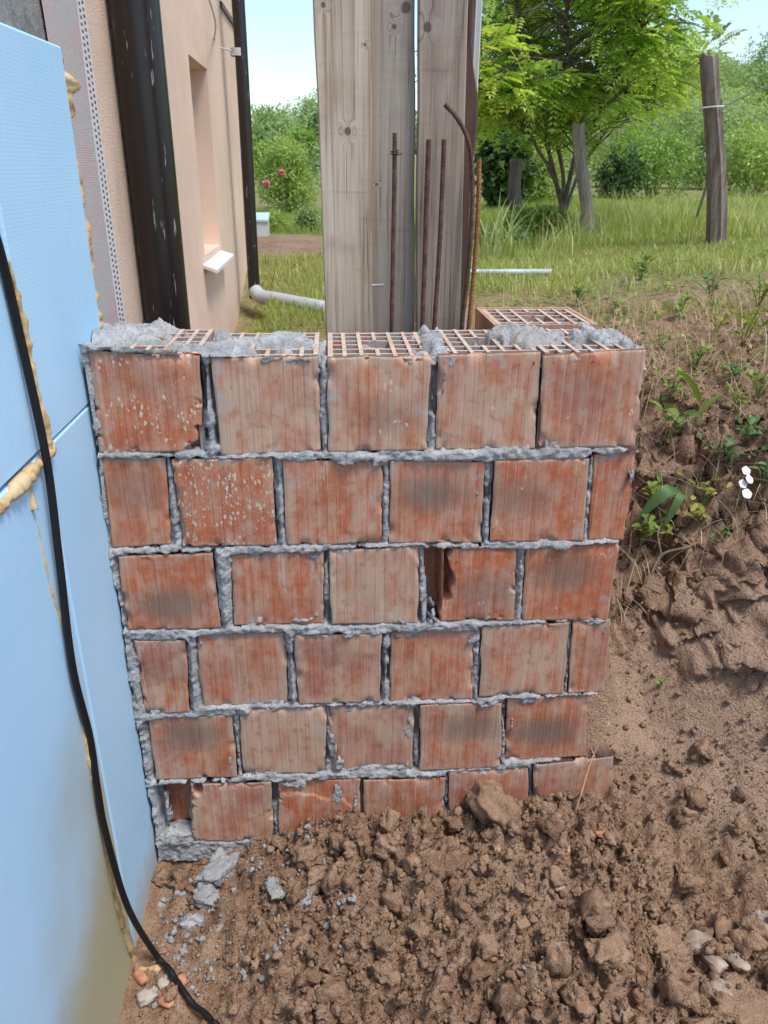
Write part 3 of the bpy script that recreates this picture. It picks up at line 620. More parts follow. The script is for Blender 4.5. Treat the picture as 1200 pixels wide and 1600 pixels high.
P = hit(222, 1518); foam([P+np.array([-.01, 0, .004]), P+np.array([.03, .0, .006]), P+np.array([.06, .012, .004])], [.005, .007, .004], 'small yellow foam scrap on the floor under the board corner', 6)
# black cable
pts = [bx(-30, 300, .009), bx(0, 393, .009), bx(30, 520, .009), bx(72, 715, .014), bx(92, 870, .012), bx(113, 1040, .010), bx(140, 1150, .010), bx(152, 1230, .010), bx(165, 1300, .012), bx(200, 1418, .03)]
f1, f2, f3 = hit(250, 1512), hit(295, 1572), hit(345, 1625)
pts += [f1+np.array([0, 0, .030]), f2+np.array([0, 0, .024]), f3+np.array([0, 0, .02]), f3+np.array([.12, -.22, .02])]
P = curve(pts, 10); P[:, 2] = np.where(P[:, 0] > XB+.02, np.maximum(P[:, 2], np.array([max(float(Hn(p[0]+a_, p[1]+b_)) for a_ in (-.012, 0, .012) for b_ in (-.012, 0, .012)) for p in P])+.008), P[:, 2]); V, F = tube(P, .0066, 14)
tag(mk('cable', V, F, simple('black_rubber', (.010, .010, .011), .45, .1, 40)), 'black cable hanging down the blue boards and onto the soil', 'cable')

# ------------------------------------------------------------------ formwork boards and rebar
def wood_mat(name, ca, cb, cc, knots=(), seed=0):
    t = T(name); o = (seed*2.3, seed, seed*.7); tc = t.n('TexCoord').outputs['Object']; v = t.n('Mapping', {'Vector': tc, 'Location': o}).outputs[0]
    sp = t.n('SeparateXYZ', {0: tc}); x, z = sp.outputs[0], sp.outputs[2]
    warp = None; kn = None
    for kx, kz, kr in knots:
        dx = t.math('DIVIDE', t.math('SUBTRACT', x, kx), kr); dz = t.math('DIVIDE', t.math('SUBTRACT', z, kz), kr*1.15)
        r = t.math('SQRT', t.math('ADD', t.math('MULTIPLY', dx, dx), t.math('MULTIPLY', dz, dz)))
        r = t.math('ADD', r, t.math('MULTIPLY', t.math('SUBTRACT', t.noise(v, 60, 3), .5), .5))
        wq = t.math('MULTIPLY', t.ramp(r, 3.6, .7), t.math('MULTIPLY', dx, .02)); warp = wq if warp is None else t.math('ADD', warp, wq)
        kk = t.ramp(r, 1.15, .8); kn = kk if kn is None else t.math('MAXIMUM', kn, kk)
    vx = v
    if warp: 
        cmb = t.n('CombineXYZ', {0: warp}); vx = t.n('VectorMath', {0: v, 1: cmb.outputs[0]}, operation='ADD').outputs[0]
    mp = t.n('Mapping', {'Vector': vx, 'Scale': (120, 120, 2.0)}).outputs[0]; mp2 = t.n('Mapping', {'Vector': vx, 'Scale': (28, 28, .8)}).outputs[0]
    g1 = t.noise(mp, 1, 4, .65); g2 = t.noise(mp2, 1, 4, .6); bl = t.noise(v, 7, 4, .6); fn = t.noise(v, 300, 3)
    c = t.mix(t.ramp(g2, .35, .68), ca, cb); c = t.mix(t.ramp(g1, .50, .66, 0, .75), c, cc); c = t.mix(t.ramp(bl, .5, .75, 0, .55), c, cc); c = t.mix(t.ramp(t.noise(t.n('Mapping', {'Vector': vx, 'Scale': (260, 260, 3.5)}).outputs[0], 1, 2), .62, .68, 0, .6), c, (.09, .07, .055))
    saw = t.noise(t.n('Mapping', {'Vector': v, 'Scale': (4, 4, 75)}).outputs[0], 1, 2); c = t.mix(t.ramp(saw, .60, .75, 0, .22), c, (.10, .085, .07))
    if kn: c = t.mix(t.math('MULTIPLY', kn, .8), c, (.085, .06, .045))
    return t.bsdf(c, .85, t.bump(t.math('ADD', g1, t.math('MULTIPLY', saw, .4)), .45, .003), .2)
GREYW = ((.37, .315, .255), (.47, .42, .36), (.26, .195, .145))
def board(tl, tr, bl, br, Y, th, label, knots=(), cols=GREYW, seed=0, ztop=2.9, zb=.76, wane=0.0):
    a, b, c, d = onY(*tl, Y), onY(*tr, Y), onY(*bl, Y), onY(*br, Y)
    f = lambda p, q, z: p+(q-p)*(z-p[2])/(q[2]-p[2])
    zz = np.linspace(zb, ztop, 44); base = np.array([(f(a, c, zb)[0]+f(b, d, zb)[0])/2, Y, zb]); rows = []
    for z in zz:
        l, r = f(a, c, z), f(b, d, z); nl = .0015*vnoise(np.array([[seed, 0, z*6]]), 3)[0]*(1+wane); nr = .0015*vnoise(np.array([[seed, 5, z*6]]), 4)[0]*(1+wane*5); wv = .004*math.sin(z*2+seed)
        w_ = r[0]-l[0]; e = min(.003, w_*.2)
        for xx, yy in ((l[0]+nl, Y+th), (l[0]+nl, Y+e), (l[0]+nl+e, Y), (l[0]+w_*.33, Y+.0008), (l[0]+w_*.66, Y+.0006), (r[0]+nr-e, Y), (r[0]+nr, Y+e), (r[0]+nr, Y+th)): rows.append((xx, yy+wv, z))
    V = np.array(rows); k = 8
    F = [(i*k+j, i*k+(j+1) % k, (i+1)*k+(j+1) % k, (i+1)*k+j) for i in range(len(zz)-1) for j in range(k)] + [tuple(range(k))[::-1], tuple((len(zz)-1)*k+j for j in range(k))]
    kn = []
    for px, py, kr in knots: q = onY(px, py, Y); kn.append((q[0]-base[0], q[2]-base[2], kr))
    return tag(mk('wooden_board', V-base, F, wood_mat('weathered_timber', *cols, kn, seed), None, base), label, 'board', 'formwork boards standing behind the wall')
b1 = board((489, 0), (579, 0), (509, 505), (582, 505), .42, .026, 'broad grey formwork board with a round dark knot, leftmost of the boards', [(543, 205, .0075), (505, 8, .005), (570, 70, .003)], ((.46, .36, .265), (.60, .50, .395), (.31, .21, .14)), 1)
board((574, 0), (649, 0), (579, 505), (647, 505), .452, .025, 'grey formwork board set back between its two broader neighbours', [(634, 12, .010), (616, 42, .005), (588, 288, .003)], ((.33, .28, .225), (.43, .385, .325), (.23, .175, .13)), 2)
board((655, 0), (733, 0), (650, 505), (718, 505), .425, .026, 'brown-grey formwork board behind the pair of ribbed rebars', [(668, 42, .009)], ((.30, .24, .185), (.40, .33, .265), (.20, .14, .10)), 3)
board((732, 0), (744, 0), (713, 505), (723, 505), .455, .030, 'narrow dark brown board edge between the brown board and pale batten', (), ((.10, .06, .045), (.15, .09, .065), (.06, .04, .03)), 4, wane=2)
board((742, 0), (755, 0), (719, 505), (728, 505), .475, .03, 'narrow pale grey batten, rightmost of the formwork timbers', (), ((.48, .47, .46), (.58, .57, .56), (.38, .36, .34)), 5)
mb = MB(); q = onY(581, 446, .425)-np.array(b1.location); mb.tube([q+np.array([-.002, 0, 0]), q+np.array([.026, 0, .001])], .0032, 8); mb.tube([q+np.array([.024, 0, 0]), q+np.array([.027, 0, 0])], .0055, 8); mb.build('nail', simple('steel_nail', (.45, .45, .46), .4), b1)
def rust(name, ca, cb):
    t = T(name); v = t.co('Object'); n1 = t.noise(v, 45, 5, .65); return t.bsdf(t.mix(t.ramp(n1, .35, .68), ca, cb), .85, t.bump(n1, .5, .002), .25)
RUST, RUSTO = rust('rusty_steel', (.075, .042, .032), (.165, .085, .058)), rust('orange_rust', (.24, .10, .045), (.36, .17, .08))
def rebar(pxs, Y, label, mat=RUST, r=.0058, knob=None):
    p = [onY(px, py, Y) for px, py in pxs]; dn = p[-1]-p[-2]; dn = dn/abs(dn[2]); p.append(p[-1]+dn*(p[-1][2]-.74)); P = curve(p, 60)
    s = np.concatenate([[0], np.cumsum(np.linalg.norm(np.diff(P, axis=0), axis=1))]); ss = np.arange(0, s[-1], .0022); P = np.stack([np.interp(ss, s, P[:, i]) for i in range(3)], -1)
    n = 10; r = r*.86; V, F = tube(P, r, n); V = np.array(V); ax = np.repeat(P, n, 0); ang = np.tile(np.arange(n)/n, len(P)); s_ = np.repeat(ss, n)
    rib = np.where((((s_/.0088)+np.where(ang < .5, ang, 1-ang)*1.1) % 1) < .35, 1.10, .97); rib = np.where(np.isin(np.tile(np.arange(n), len(P)), (0, 5)), 1.08, rib)
    V = ax+(V-ax)*rib[:, None]; base = P[-1]; root = tag(mk('rebar', V-base, F, mat, None, base, smooth=False), label, 'rebar', 'rusty reinforcing bars standing in the column')
    if knob is not None:
        q = onY(*knob, Y)-base; mb = MB(); th = np.linspace(0, 4.4*math.pi, 40); mb.tube([q+np.array([.0085*math.cos(a), .0085*math.sin(a), .0012*a*.6]) for a in th], .0014, 5); mb.tube([q+np.array([.008, 0, 0]), q+np.array([.016, -.004, .003])], .0013, 5); mb.build('tie_wire', mat, root)
rebar([(617, 208), (616, 300), (614, 400), (612, 506)], .385, 'leftmost straight rebar with a wire tie near its top', knob=(617, 242))
rebar([(670, 218), (667, 300), (664, 400), (660, 508)], .375, 'straight ribbed rebar, left one of the close pair', r=.0064)
rebar([(694, 218), (691, 300), (686, 400), (679, 506)], .372, 'straight ribbed rebar, right one of the close pair', r=.0062)
rebar([(695, 163), (714, 184), (730, 215), (737, 255), (738, 325), (732, 420), (722, 508)], .385, 'tall rebar bent over to the left at its top', r=.0058)
rebar([(749, 246), (747, 330), (741, 420), (733, 508)], .40, 'orange rusted rebar at the right end of the boards', RUSTO, r=.0062)

# ------------------------------------------------------------------ loose earth in the pit
t = T('clod_earth'); v = t.co(); a = t.n('Attribute', attribute_name='var').outputs['Fac']; n1 = t.noise(v, 45, 5, .65); n2 = t.noise(v, 220, 4)
c = t.mix(a, (.235, .135, .082), (.41, .26, .165)); c = t.mix(t.ramp(n1, .42, .72, 0, .7), c, (.47, .33, .23)); c = t.mix(t.ramp(a, .975, .985), c, (.42, .37, .31)); c = t.mix(t.ramp(n2, .55, .75, 0, .5), c, (.17, .105, .068))
CLOD = t.bsdf(c, .95, t.bump(t.math('ADD', n1, t.math('MULTIPLY', n2, .8)), 1.0, .010), .12)
def pit_points(n, bias):
    """more crumbs on the heap in the middle and at the right, few on the trodden bank"""
    x = RNG.uniform(-.49, 1.25, n*3); y = RNG.uniform(-.80, .16, n*3)
    ok = (y < .0) | (x > .64); ok &= (x < .62) | (y < .05+.0*x)
    heap = sstep(-.32, -.05, x)*(1-.85*sstep(.60, .85, x + .9*(y+.22))); heap = np.clip(heap+.10, 0, 1)
    heap = np.where(x < -.15, np.maximum(heap, .55*sstep(-.22, -.08, y)), heap)
    ok &= RNG.random(n*3) < np.clip(heap, 0, 1)**bias
    ok &= ~((x < -.44) & (y > -.3) & (RNG.random(n*3) < .6))
    x, y = x[ok][:n], y[ok][:n]; return x, y
def crumbs(n, smin, smax, sub, bias, seed, sink=.25):
    x, y = pit_points(n, bias); n = len(x); sc = smin*(smax/smin)**(RNG.random(n)**2.2)
    z = Hn(x, y)+sc*(.7-sink*2*RNG.random(n)); y = np.minimum(y, np.where(x < .63, -.012-sc, y))
    return scatter([rock(sub, seed+k, .75, 1.9) for k in range(8)], XYZ(x, y, z), sc)
Vs, Fs, As, off = [], [], [], 0
for args in ((6500, .002, .007, 1, .8, 10), (1500, .006, .016, 2, .9, 30), (420, .013, .040, 3, 1.0, 50)):
    V, F, A = crumbs(*args); A = A if args[3] == 1 else A*.93; Vs.append(V); Fs.append(F+off); As.append(A); off += len(V)
OCT = (np.array([(1, 0, 0), (-1, 0, 0), (0, 1, 0), (0, -1, 0), (0, 0, 1), (0, 0, -1.)]), np.array([(0, 2, 4), (2, 1, 4), (1, 3, 4), (3, 0, 4), (2, 0, 5), (1, 2, 5), (3, 1, 5), (0, 3, 5)]))
x, y = pit_points(16000, .55); sc = .0012*3.2**RNG.random(len(x)); V, F, A = scatter([(OCT[0]*(1+.35*RNG.normal(size=(6, 1))), OCT[1]) for k in range(6)], XYZ(x, np.minimum(y, np.where(x < .63, -.004, y)), Hn(x, y)+sc*.4), sc); Vs.append(V); Fs.append(F+off); As.append(A); off += len(V)
# crumbs that rolled down the bank
n = 2200; x = RNG.uniform(.66, 1.7, n); y = RNG.uniform(0, 1.1, n); sc = .002*(6)**(RNG.random(n)**2); V, F, A = scatter([rock(1, 70+k, .5) for k in range(4)], XYZ(x, y, Hn(x, y)+sc*.4), sc); Vs.append(V); Fs.append(F+off); As.append(A)
tag(mk('loose_soil', np.concatenate(Vs), np.concatenate(Fs), CLOD, attr={'var': np.concatenate(As)}), 'crumbled brown earth heaped in front of the wall', 'soil', kind='stuff')
def lump(name, px, py, r, label, cat, mat, seed, sub=4, amp=.5, asp=(1, .9, .8), group=None, lift=.45, y=None):
    P = hit(px, py) if y is None else onY(px, py, y)
    if sub not in ICO: ICO[sub] = ico(sub)
    V, F = rock(sub, seed, amp, 1.5); V = V*(1+.22*fbm(V, 3.2, 4, seed+3, .62)[:, None]); V = V*np.array(asp)*r*1.35
    an = seed*1.7; c_, s_ = math.cos(an), math.sin(an); V = V@np.array([[c_, s_, 0], [-s_, c_, 0], [0, 0, 1]])
    z = float(Hn(P[0], P[1])); loc = (P[0], P[1], z+r*lift*.6 if y is None else P[2])
    o = mk(name, V, F, mat, None, loc, smooth=True, attr={'var': np.full(len(V), .45+(seed*.37) % .45)}); return tag(o, label, cat, group)
G1 = 'large clods of earth at the foot of the wall'
lump('earth_clod', 768, 1262, .055, 'biggest rounded brown clod leaning on the bottom brick course', 'clod', CLOD, 3, asp=(1.1, .8, 1.0), group=G1, y=-.055)
lump('earth_clod', 862, 1290, .052, 'large slanting brown clod right of the biggest one, by the straw', 'clod', CLOD, 6, asp=(1.3, .8, .75), group=G1, y=-.06)
lump('earth_clod', 815, 1300, .020, 'small clod wedged between the two large clods at the wall', 'clod', CLOD, 8, group=G1, y=-.08)
lump('earth_clod', 398, 1352, .034, 'pale tan clod under the left end of the bottom course', 'clod', CLOD, 11, asp=(1, .9, .85), group=G1, y=-.05)
lump('earth_clod', 445, 1350, .030, 'dark brown clod just right of the pale tan one', 'clod', CLOD, 4, group=G1, y=-.05)
lump('earth_clod', 485, 1372, .032, 'brown clod below the flaked bottom brick', 'clod', CLOD, 9, group=G1, y=-.07)
lump('earth_clod', 565, 1325, .028, 'reddish brown clod against the wall, middle of the bottom course', 'clod', CLOD, 5, group=G1, y=-.04)
lump('earth_clod', 1040, 1490, .036, 'tan clod at the right beside the whitish stones', 'clod', CLOD, 12, asp=(1.2, 1, .8), group=G1)
lump('earth_clod', 945, 1505, .036, 'rounded clod on the heap right of its middle', 'clod', CLOD, 13, group=G1)
lump('earth_clod', 1165, 1580, .045, 'broad tan clod in the lower right corner', 'clod', CLOD, 14, asp=(1.3, 1.1, .7), group=G1)
lump('earth_clod', 470, 1480, .026, 'pale clod low on the heap left of its middle', 'clod', CLOD, 15, group=G1)
lump('earth_clod', 605, 1525, .024, 'light clod at the bottom middle of the heap', 'clod', CLOD, 16, group=G1)
lump('earth_clod', 848, 1578, .040, 'smooth dark slab of earth at the bottom edge', 'clod', simple('damp_earth', (.12, .07, .045), .8, .1, 30, .2), 18, asp=(1.2, .7, .45), group=G1)
PALE = mortar_mat('pale_mortar_lump', (.36, .37, .375), (.52, .53, .535)); BRK = simple('brick_shard', (.46, .22, .13), .9, .2, 60, .4); STONE = simple('grey_stone', (.40, .36, .31), .85, .15, 50, .3); WST = simple('whitish_stone', (.34, .27, .21), .95, .4, 30, .6)
G2 = 'lumps of spilt mortar under the wall'
lump('mortar_lump', 343, 1358, .038, 'largest pale grey mortar lump under the left end of the wall', 'mortar', PALE, 21, amp=.6, asp=(1.1, .8, .75), group=G2, y=-.06)
lump('mortar_lump', 322, 1403, .026, 'mortar lump just below the largest one', 'mortar', PALE, 22, amp=.6, group=G2)
lump('mortar_lump', 270, 1372, .032, 'grey mortar lump in the corner between blue board and wall', 'mortar', MORTAR, 23, amp=.5, group=G2, y=.0)
lump('mortar_lump', 285, 1300, .036, 'smooth grey mortar lump sitting in the gap beside the recessed brick', 'mortar', MORTAR, 24, amp=.25, group=G2, y=.025)
lump('mortar_lump', 478, 1410, .018, 'small grey mortar lump between clods left of the heap', 'mortar', PALE, 25, amp=.6, group=G2)
lump('mortar_lump', 300, 1440, .022, 'grey mortar crumb lying near the blue board foot', 'mortar', MORTAR, 26, amp=.6, group=G2)
lump('mortar_lump', 430, 1395, .016, 'flat grey mortar scrap left of the heap', 'mortar', PALE, 27, amp=.6, asp=(1.5, 1, .4), group=G2)
n = 900; x = RNG.uniform(-.47, .02, n); y = -RNG.random(n)**1.5*.36-.01; ok = fbm(XYZ(x, y, 0), 9, 3, 33)+.25*RNG.normal(size=n)-1.2*np.clip(x+.2, 0, 1) > -.05; x, y = x[ok], y[ok]; sc = .0025*4.2**(RNG.random(len(x))**1.8)
V, F, A = scatter([rock(2, 120+k, .6, 1.7) for k in range(5)], XYZ(x, y, Hn(x, y)+sc*.35), sc); tag(mk('mortar_debris', V, F, PALE), 'grey mortar crumbs strewn over the earth at the left foot of the wall', 'rubble', kind='stuff')
G3 = 'brick shards on the pit floor'
lump('brick_shard', 221, 1532, .020, 'pointed pinkish brick shard under the foam by the blue board', 'shard', BRK, 31, 2, .7, (1, .6, .9), G3)
lump('brick_shard', 276, 1556, .019, 'flat orange brick shard under the black cable', 'shard', BRK, 32, 2, .6, (1.2, .8, .5), G3)
lump('brick_shard', 262, 1575, .012, 'tiny orange brick shard left below the cable', 'shard', BRK, 33, 2, .6, (1.2, .8, .6), G3)
lump('brick_shard', 1130, 1460, .022, 'flat brown shard at the right edge of the heap', 'shard', simple('brown_shard', (.28, .17, .10), .85, .2, 60), 34, 2, .6, (1.6, .9, .4), G3)
lump('brick_shard', 942, 1318, .012, 'small orange brick shard on the soil below the straw', 'shard', BRK, 35, 2, .6, (1.5, .8, .5), G3)
G4 = 'loose stones in the soil'
lump('stone', 232, 1565, .019, 'round light grey stone near the foot of the stained board', 'stone', STONE, 41, 3, .2, (1, .9, .7), G4)
lump('stone', 255, 1540, .014, 'small tan stone between the brick shards', 'stone', STONE, 42, 3, .3, (1.2, .9, .6), G4)
for k, (px, py, r, lb) in enumerate(((1092, 1475, .026, 'whitish stone topmost of the pale cluster at lower right'), (1112, 1510, .020, 'whitish stone in the middle of the pale cluster at lower right'), (1190, 1440, .026, 'bluish grey stone cut by the right edge'), (1150, 1520, .018, 'small shiny whitish stone right in the pale cluster'), (1120, 1560, .026, 'grey stone lowest of the pale cluster at lower right'), (872, 1385, .013, 'pale chip in the soil below the straw'), (777, 1325, .009, 'small square pale chip below the biggest clod'), (655, 1300, .012, 'pale pebble at the wall foot near its middle'), (885, 1378, .009, 'bluish white chip beside the pale chip below the straw'), (460, 1565, .02, 'pale rough stone at the bottom edge left of the heap'))):
    lump('stone', px, py, r, lb, 'stone', WST, 50+k, 3, .35, (1.1, .9, .65), G4, .2)
# straw leaning on the end of the wall
STRAW = simple('dry_straw', (.52, .36, .20), .7, .15, 50)
P = curve([onY(952, 1128, -.012), onY(925, 1185, -.03), onY(908, 1240, -.06), onY(893, 1290, -.085), hit(888, 1332)], 8); V, F = tube(P, np.linspace(.0018, .0032, len(P)), 7)
o = tag(mk('straw', V, F, STRAW, smooth=True), 'long dry straw leaning against the right end of the bottom course', 'straw')
# twig on the bank
P0 = hit(1060, 862); TW = simple('grey_twig', (.20, .15, .115), .9, .2, 60, .3); tw = lambda dx, dy, dz: P0+np.array([dx, dy, dz])
mb = MB(); mb.tube(curve([hit(1010, 905)+[0, -.02, .015], hit(1025, 872)+[0, -.03, .025], hit(1062, 858)+[0, -.03, .02], hit(1088, 848)], 6), np.linspace(.005, .003, 19), 7); mb.tube(curve([hit(1025, 872)+[0, -.03, .025], hit(1018, 852)+[0, -.03, .045], hit(1022, 842)+[0, -.02, .05]], 5), .003, 6)
tag(mb.build('twig', TW, smooth=True), 'forked grey twig sticking out of the bank beside the wall', 'twig')

# ------------------------------------------------------------------ grass and weeds
LG = leaf_mat('grass_blades', (.22, .31, .06), (.42, .48, .14), (.66, .57, .33), .4)
def blades(x, y, z, h, wd, lean=.45, nseg=3, dirv=None):
    n = len(x); az = RNG.uniform(0, 2*math.pi, n); d = np.stack([np.cos(az), np.sin(az), 0*az], -1); s = np.stack([-np.sin(az), np.cos(az), 0*az], -1)
    ln = RNG.uniform(.1, 1, n)*lean; base = XYZ(x, y, z); V = []
    for k in range(nseg+1):
        tt = k/nseg; c = base + d*(h*ln*tt**1.8)[:, None] + np.array([0, 0, 1.])*(h*tt*(1-.25*ln*tt))[:, None]; w_ = (wd*(1-tt**1.5)*.5+.0002)[:, None]
        V += [c-s*w_, c+s*w_]
    V = np.stack(V, 1).reshape(-1, 3); b = (np.arange(n)*2*(nseg+1))[:, None]
    F = np.concatenate([b+np.array([[2*k, 2*k+1, 2*k+3, 2*k+2]]) for k in range(nseg)]); return V, F
def wedge(n, y0, y1, pw=1.6, xl=-1.0, xr=.62):
    y = y0+(y1-y0)*RNG.random(n)**pw; x = RNG.uniform(-.2*(y+1.5)-.4, (y+1.5)*.56+.3, n); return x, y
def grassyness(x, y): return np.where(y > 3.4, 1.0, sstep(1.45, 2.8, y+.7*fbm(XYZ(x, y, 0), 2, 3, 5)))
x, y = wedge(95000, .8, 9.0, 1.25); ok = (RNG.random(len(x)) < grassyness(x, y)) & ~((y < 3.2) & (x < .7) & (x > -.6) & (y < 1.0)) & ~((x < -.48) & (y < 4.0)); 
ok &= ~((np.hypot((x+.45)/.9, (y-4.75)/1.0) < .8)); x, y = x[ok], y[ok]
dens = vnoise(XYZ(x*1.2, y*1.2, 0), 8); hh = (.022+.04*RNG.random(len(x))+.03*dens)*(1+.5*sstep(3.2, 5, y)); hh = np.clip(hh, .02, .2)
V, F = blades(x, y, H(x, y)-.005, hh, RNG.uniform(.003, .0065, len(x))*(1+.12*y), .7)
dry = np.clip(.5*RNG.random(len(x))+.35*vnoise(XYZ(x*.9, y*.9, 1), 3)+.22+.45*sstep(.9, 2.2, x-.05*y)*sstep(7, 3, y)*RNG.random(len(x))*1.5, 0, 1)
tag(mk('lawn_grass', V, F, LG, attr={'var': np.repeat(dry, 8)}), 'short green lawn with yellowed blades beyond the bank', 'grass', kind='stuff')
# tall dry grass by the posts
x = RNG.uniform(1.2, 5.2, 9000); y = RNG.uniform(3.4, 6.4, 9000); ok = (x > .36*y+.1*RNG.normal(size=9000)) & (fbm(XYZ(x, y, 0), 1.8, 3, 15) + .25*RNG.normal(size=9000) > .12) ; x, y = x[ok], y[ok]
V, F = blades(x, y, H(x, y)-.01, RNG.uniform(.10, .34, len(x)), RNG.uniform(.003, .007, len(x)), .9, 4)
tag(mk('tall_grass', V, F, leaf_mat('tall_grass_blades', (.27, .35, .09), (.50, .52, .21), (.68, .59, .37), .4), attr={'var': np.repeat(np.clip(RNG.random(len(x))*1.1, 0, 1), 10)}), 'tall half-dry grass around the weathered fence posts', 'grass', kind='stuff')
# dry rootlets and straw on the bank
n = 1900; x = RNG.uniform(.64, 2.0, n); y = RNG.uniform(.30, 1.7, n); V, F = blades(x, y, Hn(x, y)-.004, RNG.uniform(.05, .17, n), RNG.uniform(.0014, .0026, n), 2.2, 4)
tag(mk('dry_grass', V, F, leaf_mat('dry_stalks', (.42, .32, .19), (.55, .44, .28), None, .15), attr={'var': np.repeat(RNG.random(n), 10)}), 'thin dry stalks straggling over the earth bank', 'grass', kind='stuff')
WEED = leaf_mat('weed_leaves', (.13, .22, .04), (.30, .38, .08), None, .3); WEEDY = leaf_mat('weed_leaves_yellow', (.24, .28, .05), (.42, .40, .10), None, .35); WEEDD = leaf_mat('weed_leaves_dark', (.08, .17, .06), (.16, .27, .09), None, .25)
STEM = simple('green_stem', (.17, .22, .07), .7)
def ovals(c, d, n, L, W):
    """oval leaves of eight corners, folded along the midrib"""
    d = d/np.linalg.norm(d, axis=1)[:, None]; b = np.cross(n, d); b /= np.linalg.norm(b, axis=1)[:, None]+1e-9; nn = np.cross(d, b); V = []
    for tt, ww, up in ((0, 0, 0), (.3, 0, -.03), (.62, 0, -.02), (1, 0, -.14), (.18, .36, .06), (.48, .5, .08), (.8, .28, .0)): V.append(c+d*(L*tt)[:, None]+b*(W*ww)[:, None]+nn*(L*up)[:, None])
    for tt, ww, up in ((.18, -.36, .06), (.48, -.5, .08), (.8, -.28, .0)): V.append(c+d*(L*tt)[:, None]+b*(W*ww)[:, None]+nn*(L*up)[:, None])
    V = np.stack(V, 1).reshape(-1, 3); o = (np.arange(len(c))*10)[:, None]
    q = [(0, 1, 4, 4), (1, 2, 5, 4), (2, 3, 6, 5), (0, 7, 7, 1), (1, 7, 8, 2), (2, 8, 9, 3)]; tri = []
    for f in q:
        if f[2] == f[3]: tri.append((f[0], f[1], f[2]))
        elif f[1] == f[2]: tri.append((f[0], f[1], f[3]))
        else: tri += [(f[0], f[1], f[2]), (f[0], f[2], f[3])]
    return V, np.concatenate([o+np.array([f]) for f in tri])
def weed(px, py, h, nst, nl, L, W, label, mat, name='weed', spread=.6, group='weeds growing on the earth bank', blade=False, P=None):
    P = hit(px, py) if P is None else P; root = empty(name, P, label, 'plant', group); mb = MB(); C, D, Nn, Ls = [], [], [], []
    for s in range(nst):
        a = RNG.uniform(0, 2*math.pi); rr = RNG.random()*spread*h; tip = np.array([math.cos(a)*rr, math.sin(a)*rr-.25*h, h*RNG.uniform(.55, 1)]); pts = curve([(0, 0, -.01), tip*np.array([.35, .35, .55]), tip], 5); mb.tube(pts, np.linspace(.0022, .001, len(pts)), 5)
        for k in range(nl):
            q = pts[min(len(pts)-1, int(len(pts)*(.25+.75*(k+1)/nl)))]; a2 = k*2.4+RNG.random(); dd = np.array([math.cos(a2), math.sin(a2)-.3, .35]) if not blade else np.array([math.cos(a2)*.6, math.sin(a2)*.6-.2, 1.0])
            C.append(q); D.append(dd+RNG.normal(size=3)*.25); Nn.append(np.array([0, -.35, 1])+RNG.normal(size=3)*.3); Ls.append(L*1.1*RNG.uniform(.6, 1.15))
    C, D, Nn, Ls = map(np.array, (C, D, Nn, Ls)); V, F = ovals(C, D, Nn, Ls, Ls*W*.85)
    mk('foliage', V, F, mat, root, attr={'var': np.repeat(RNG.random(len(C)), 10)}, smooth=True); mb.build('stem', STEM, root); return root
weed(1030, 545, .08, 3, 4, .028, .55, 'small green seedling on the bank at the top right corner of the wall', WEED)
weed(1085, 580, .10, 5, 4, .030, .5, 'yellow-green leafy weed high on the bank right of the wall top', WEED)
weed(1040, 690, .12, 3, 3, .060, .5, 'weed with broad pale leaves beside the upper courses', WEED, spread=.5)
weed(1078, 690, .13, 1, 2, .11, .22, 'single upright long green leaf on the bank', WEED, blade=True, spread=.1)
weed(1150, 645, .08, 4, 5, .034, .5, 'yellowish creeping weed at the right near the bank edge', WEEDY, spread=1.2)
weed(1160, 700, .12, 6, 5, .032, .6, 'dark trailing bindweed above the white flowers', WEEDD, spread=1.1)
weed(1100, 785, .09, 4, 4, .030, .45, 'yellow-leaved weed in the middle of the bank', WEEDY, spread=.9)
weed(1000, 850, .10, 5, 4, .036, .6, 'bright green weed in the shade close to the wall edge', WEED, spread=.8)
weed(1030, 1075, .035, 3, 3, .016, .5, 'tiny green seedling alone on the smooth bare earth', WEED)
weed(1040, 840, .05, 3, 3, .028, .5, 'yellow-green sprig beside the forked twig', WEEDY)
weed(1160, 540, .10, 3, 3, .07, .15, 'grassy green tuft at the rim of the bank on the right', WEED, blade=True)
weed(900, 478, .10, 6, 5, .03, .6, 'bright green clump just behind the back brick', WEED, spread=.9)
weed(1000, 440, .14, 8, 5, .035, .55, 'leafy green clump on the rim of the bank', WEED, spread=.9)
weed(1190, 760, .10, 5, 4, .03, .5, 'dark green weed cut by the right edge below the flowers', WEEDD, spread=.9)
EXTRA = [(1120, 520, .09, 5, 4, .028, 'yellow-green weed on the upper bank under the tall post', WEEDY), (1060, 505, .10, 6, 4, .03, 'green weed patch where the lawn meets the bank', WEED), (960, 492, .09, 5, 4, .028, 'green weed right behind the last top brick', WEED), (1185, 480, .14, 7, 5, .034, 'leafy weed at the right edge on the bank rim', WEED),
 (1110, 470, .13, 7, 4, .03, 'bushy weed on the rim below the tall post', WEEDD), (1050, 620, .09, 5, 4, .026, 'thin green weed beside the top course', WEED), (1140, 600, .08, 5, 5, .024, 'small dull weed in the upper middle of the bank', WEEDD), (1185, 620, .10, 6, 5, .03, 'weed at the right edge level with the top course', WEED), (1120, 850, .06, 4, 4, .02, 'dark sprig hanging in the steep face', WEEDD),
 (1090, 820, .08, 4, 4, .03, 'yellowish weed under the white flowers', WEEDY), (1130, 735, .11, 6, 5, .03, 'bindweed leaves left of the white flowers', WEEDD), (1015, 800, .09, 5, 4, .034, 'green leaves under the broad blades by the wall', WEED)]
for px, py, h, ns, nl, L, lb, mt in EXTRA: weed(px, py, h, ns, nl, L, .55, lb, mt, spread=1.0)
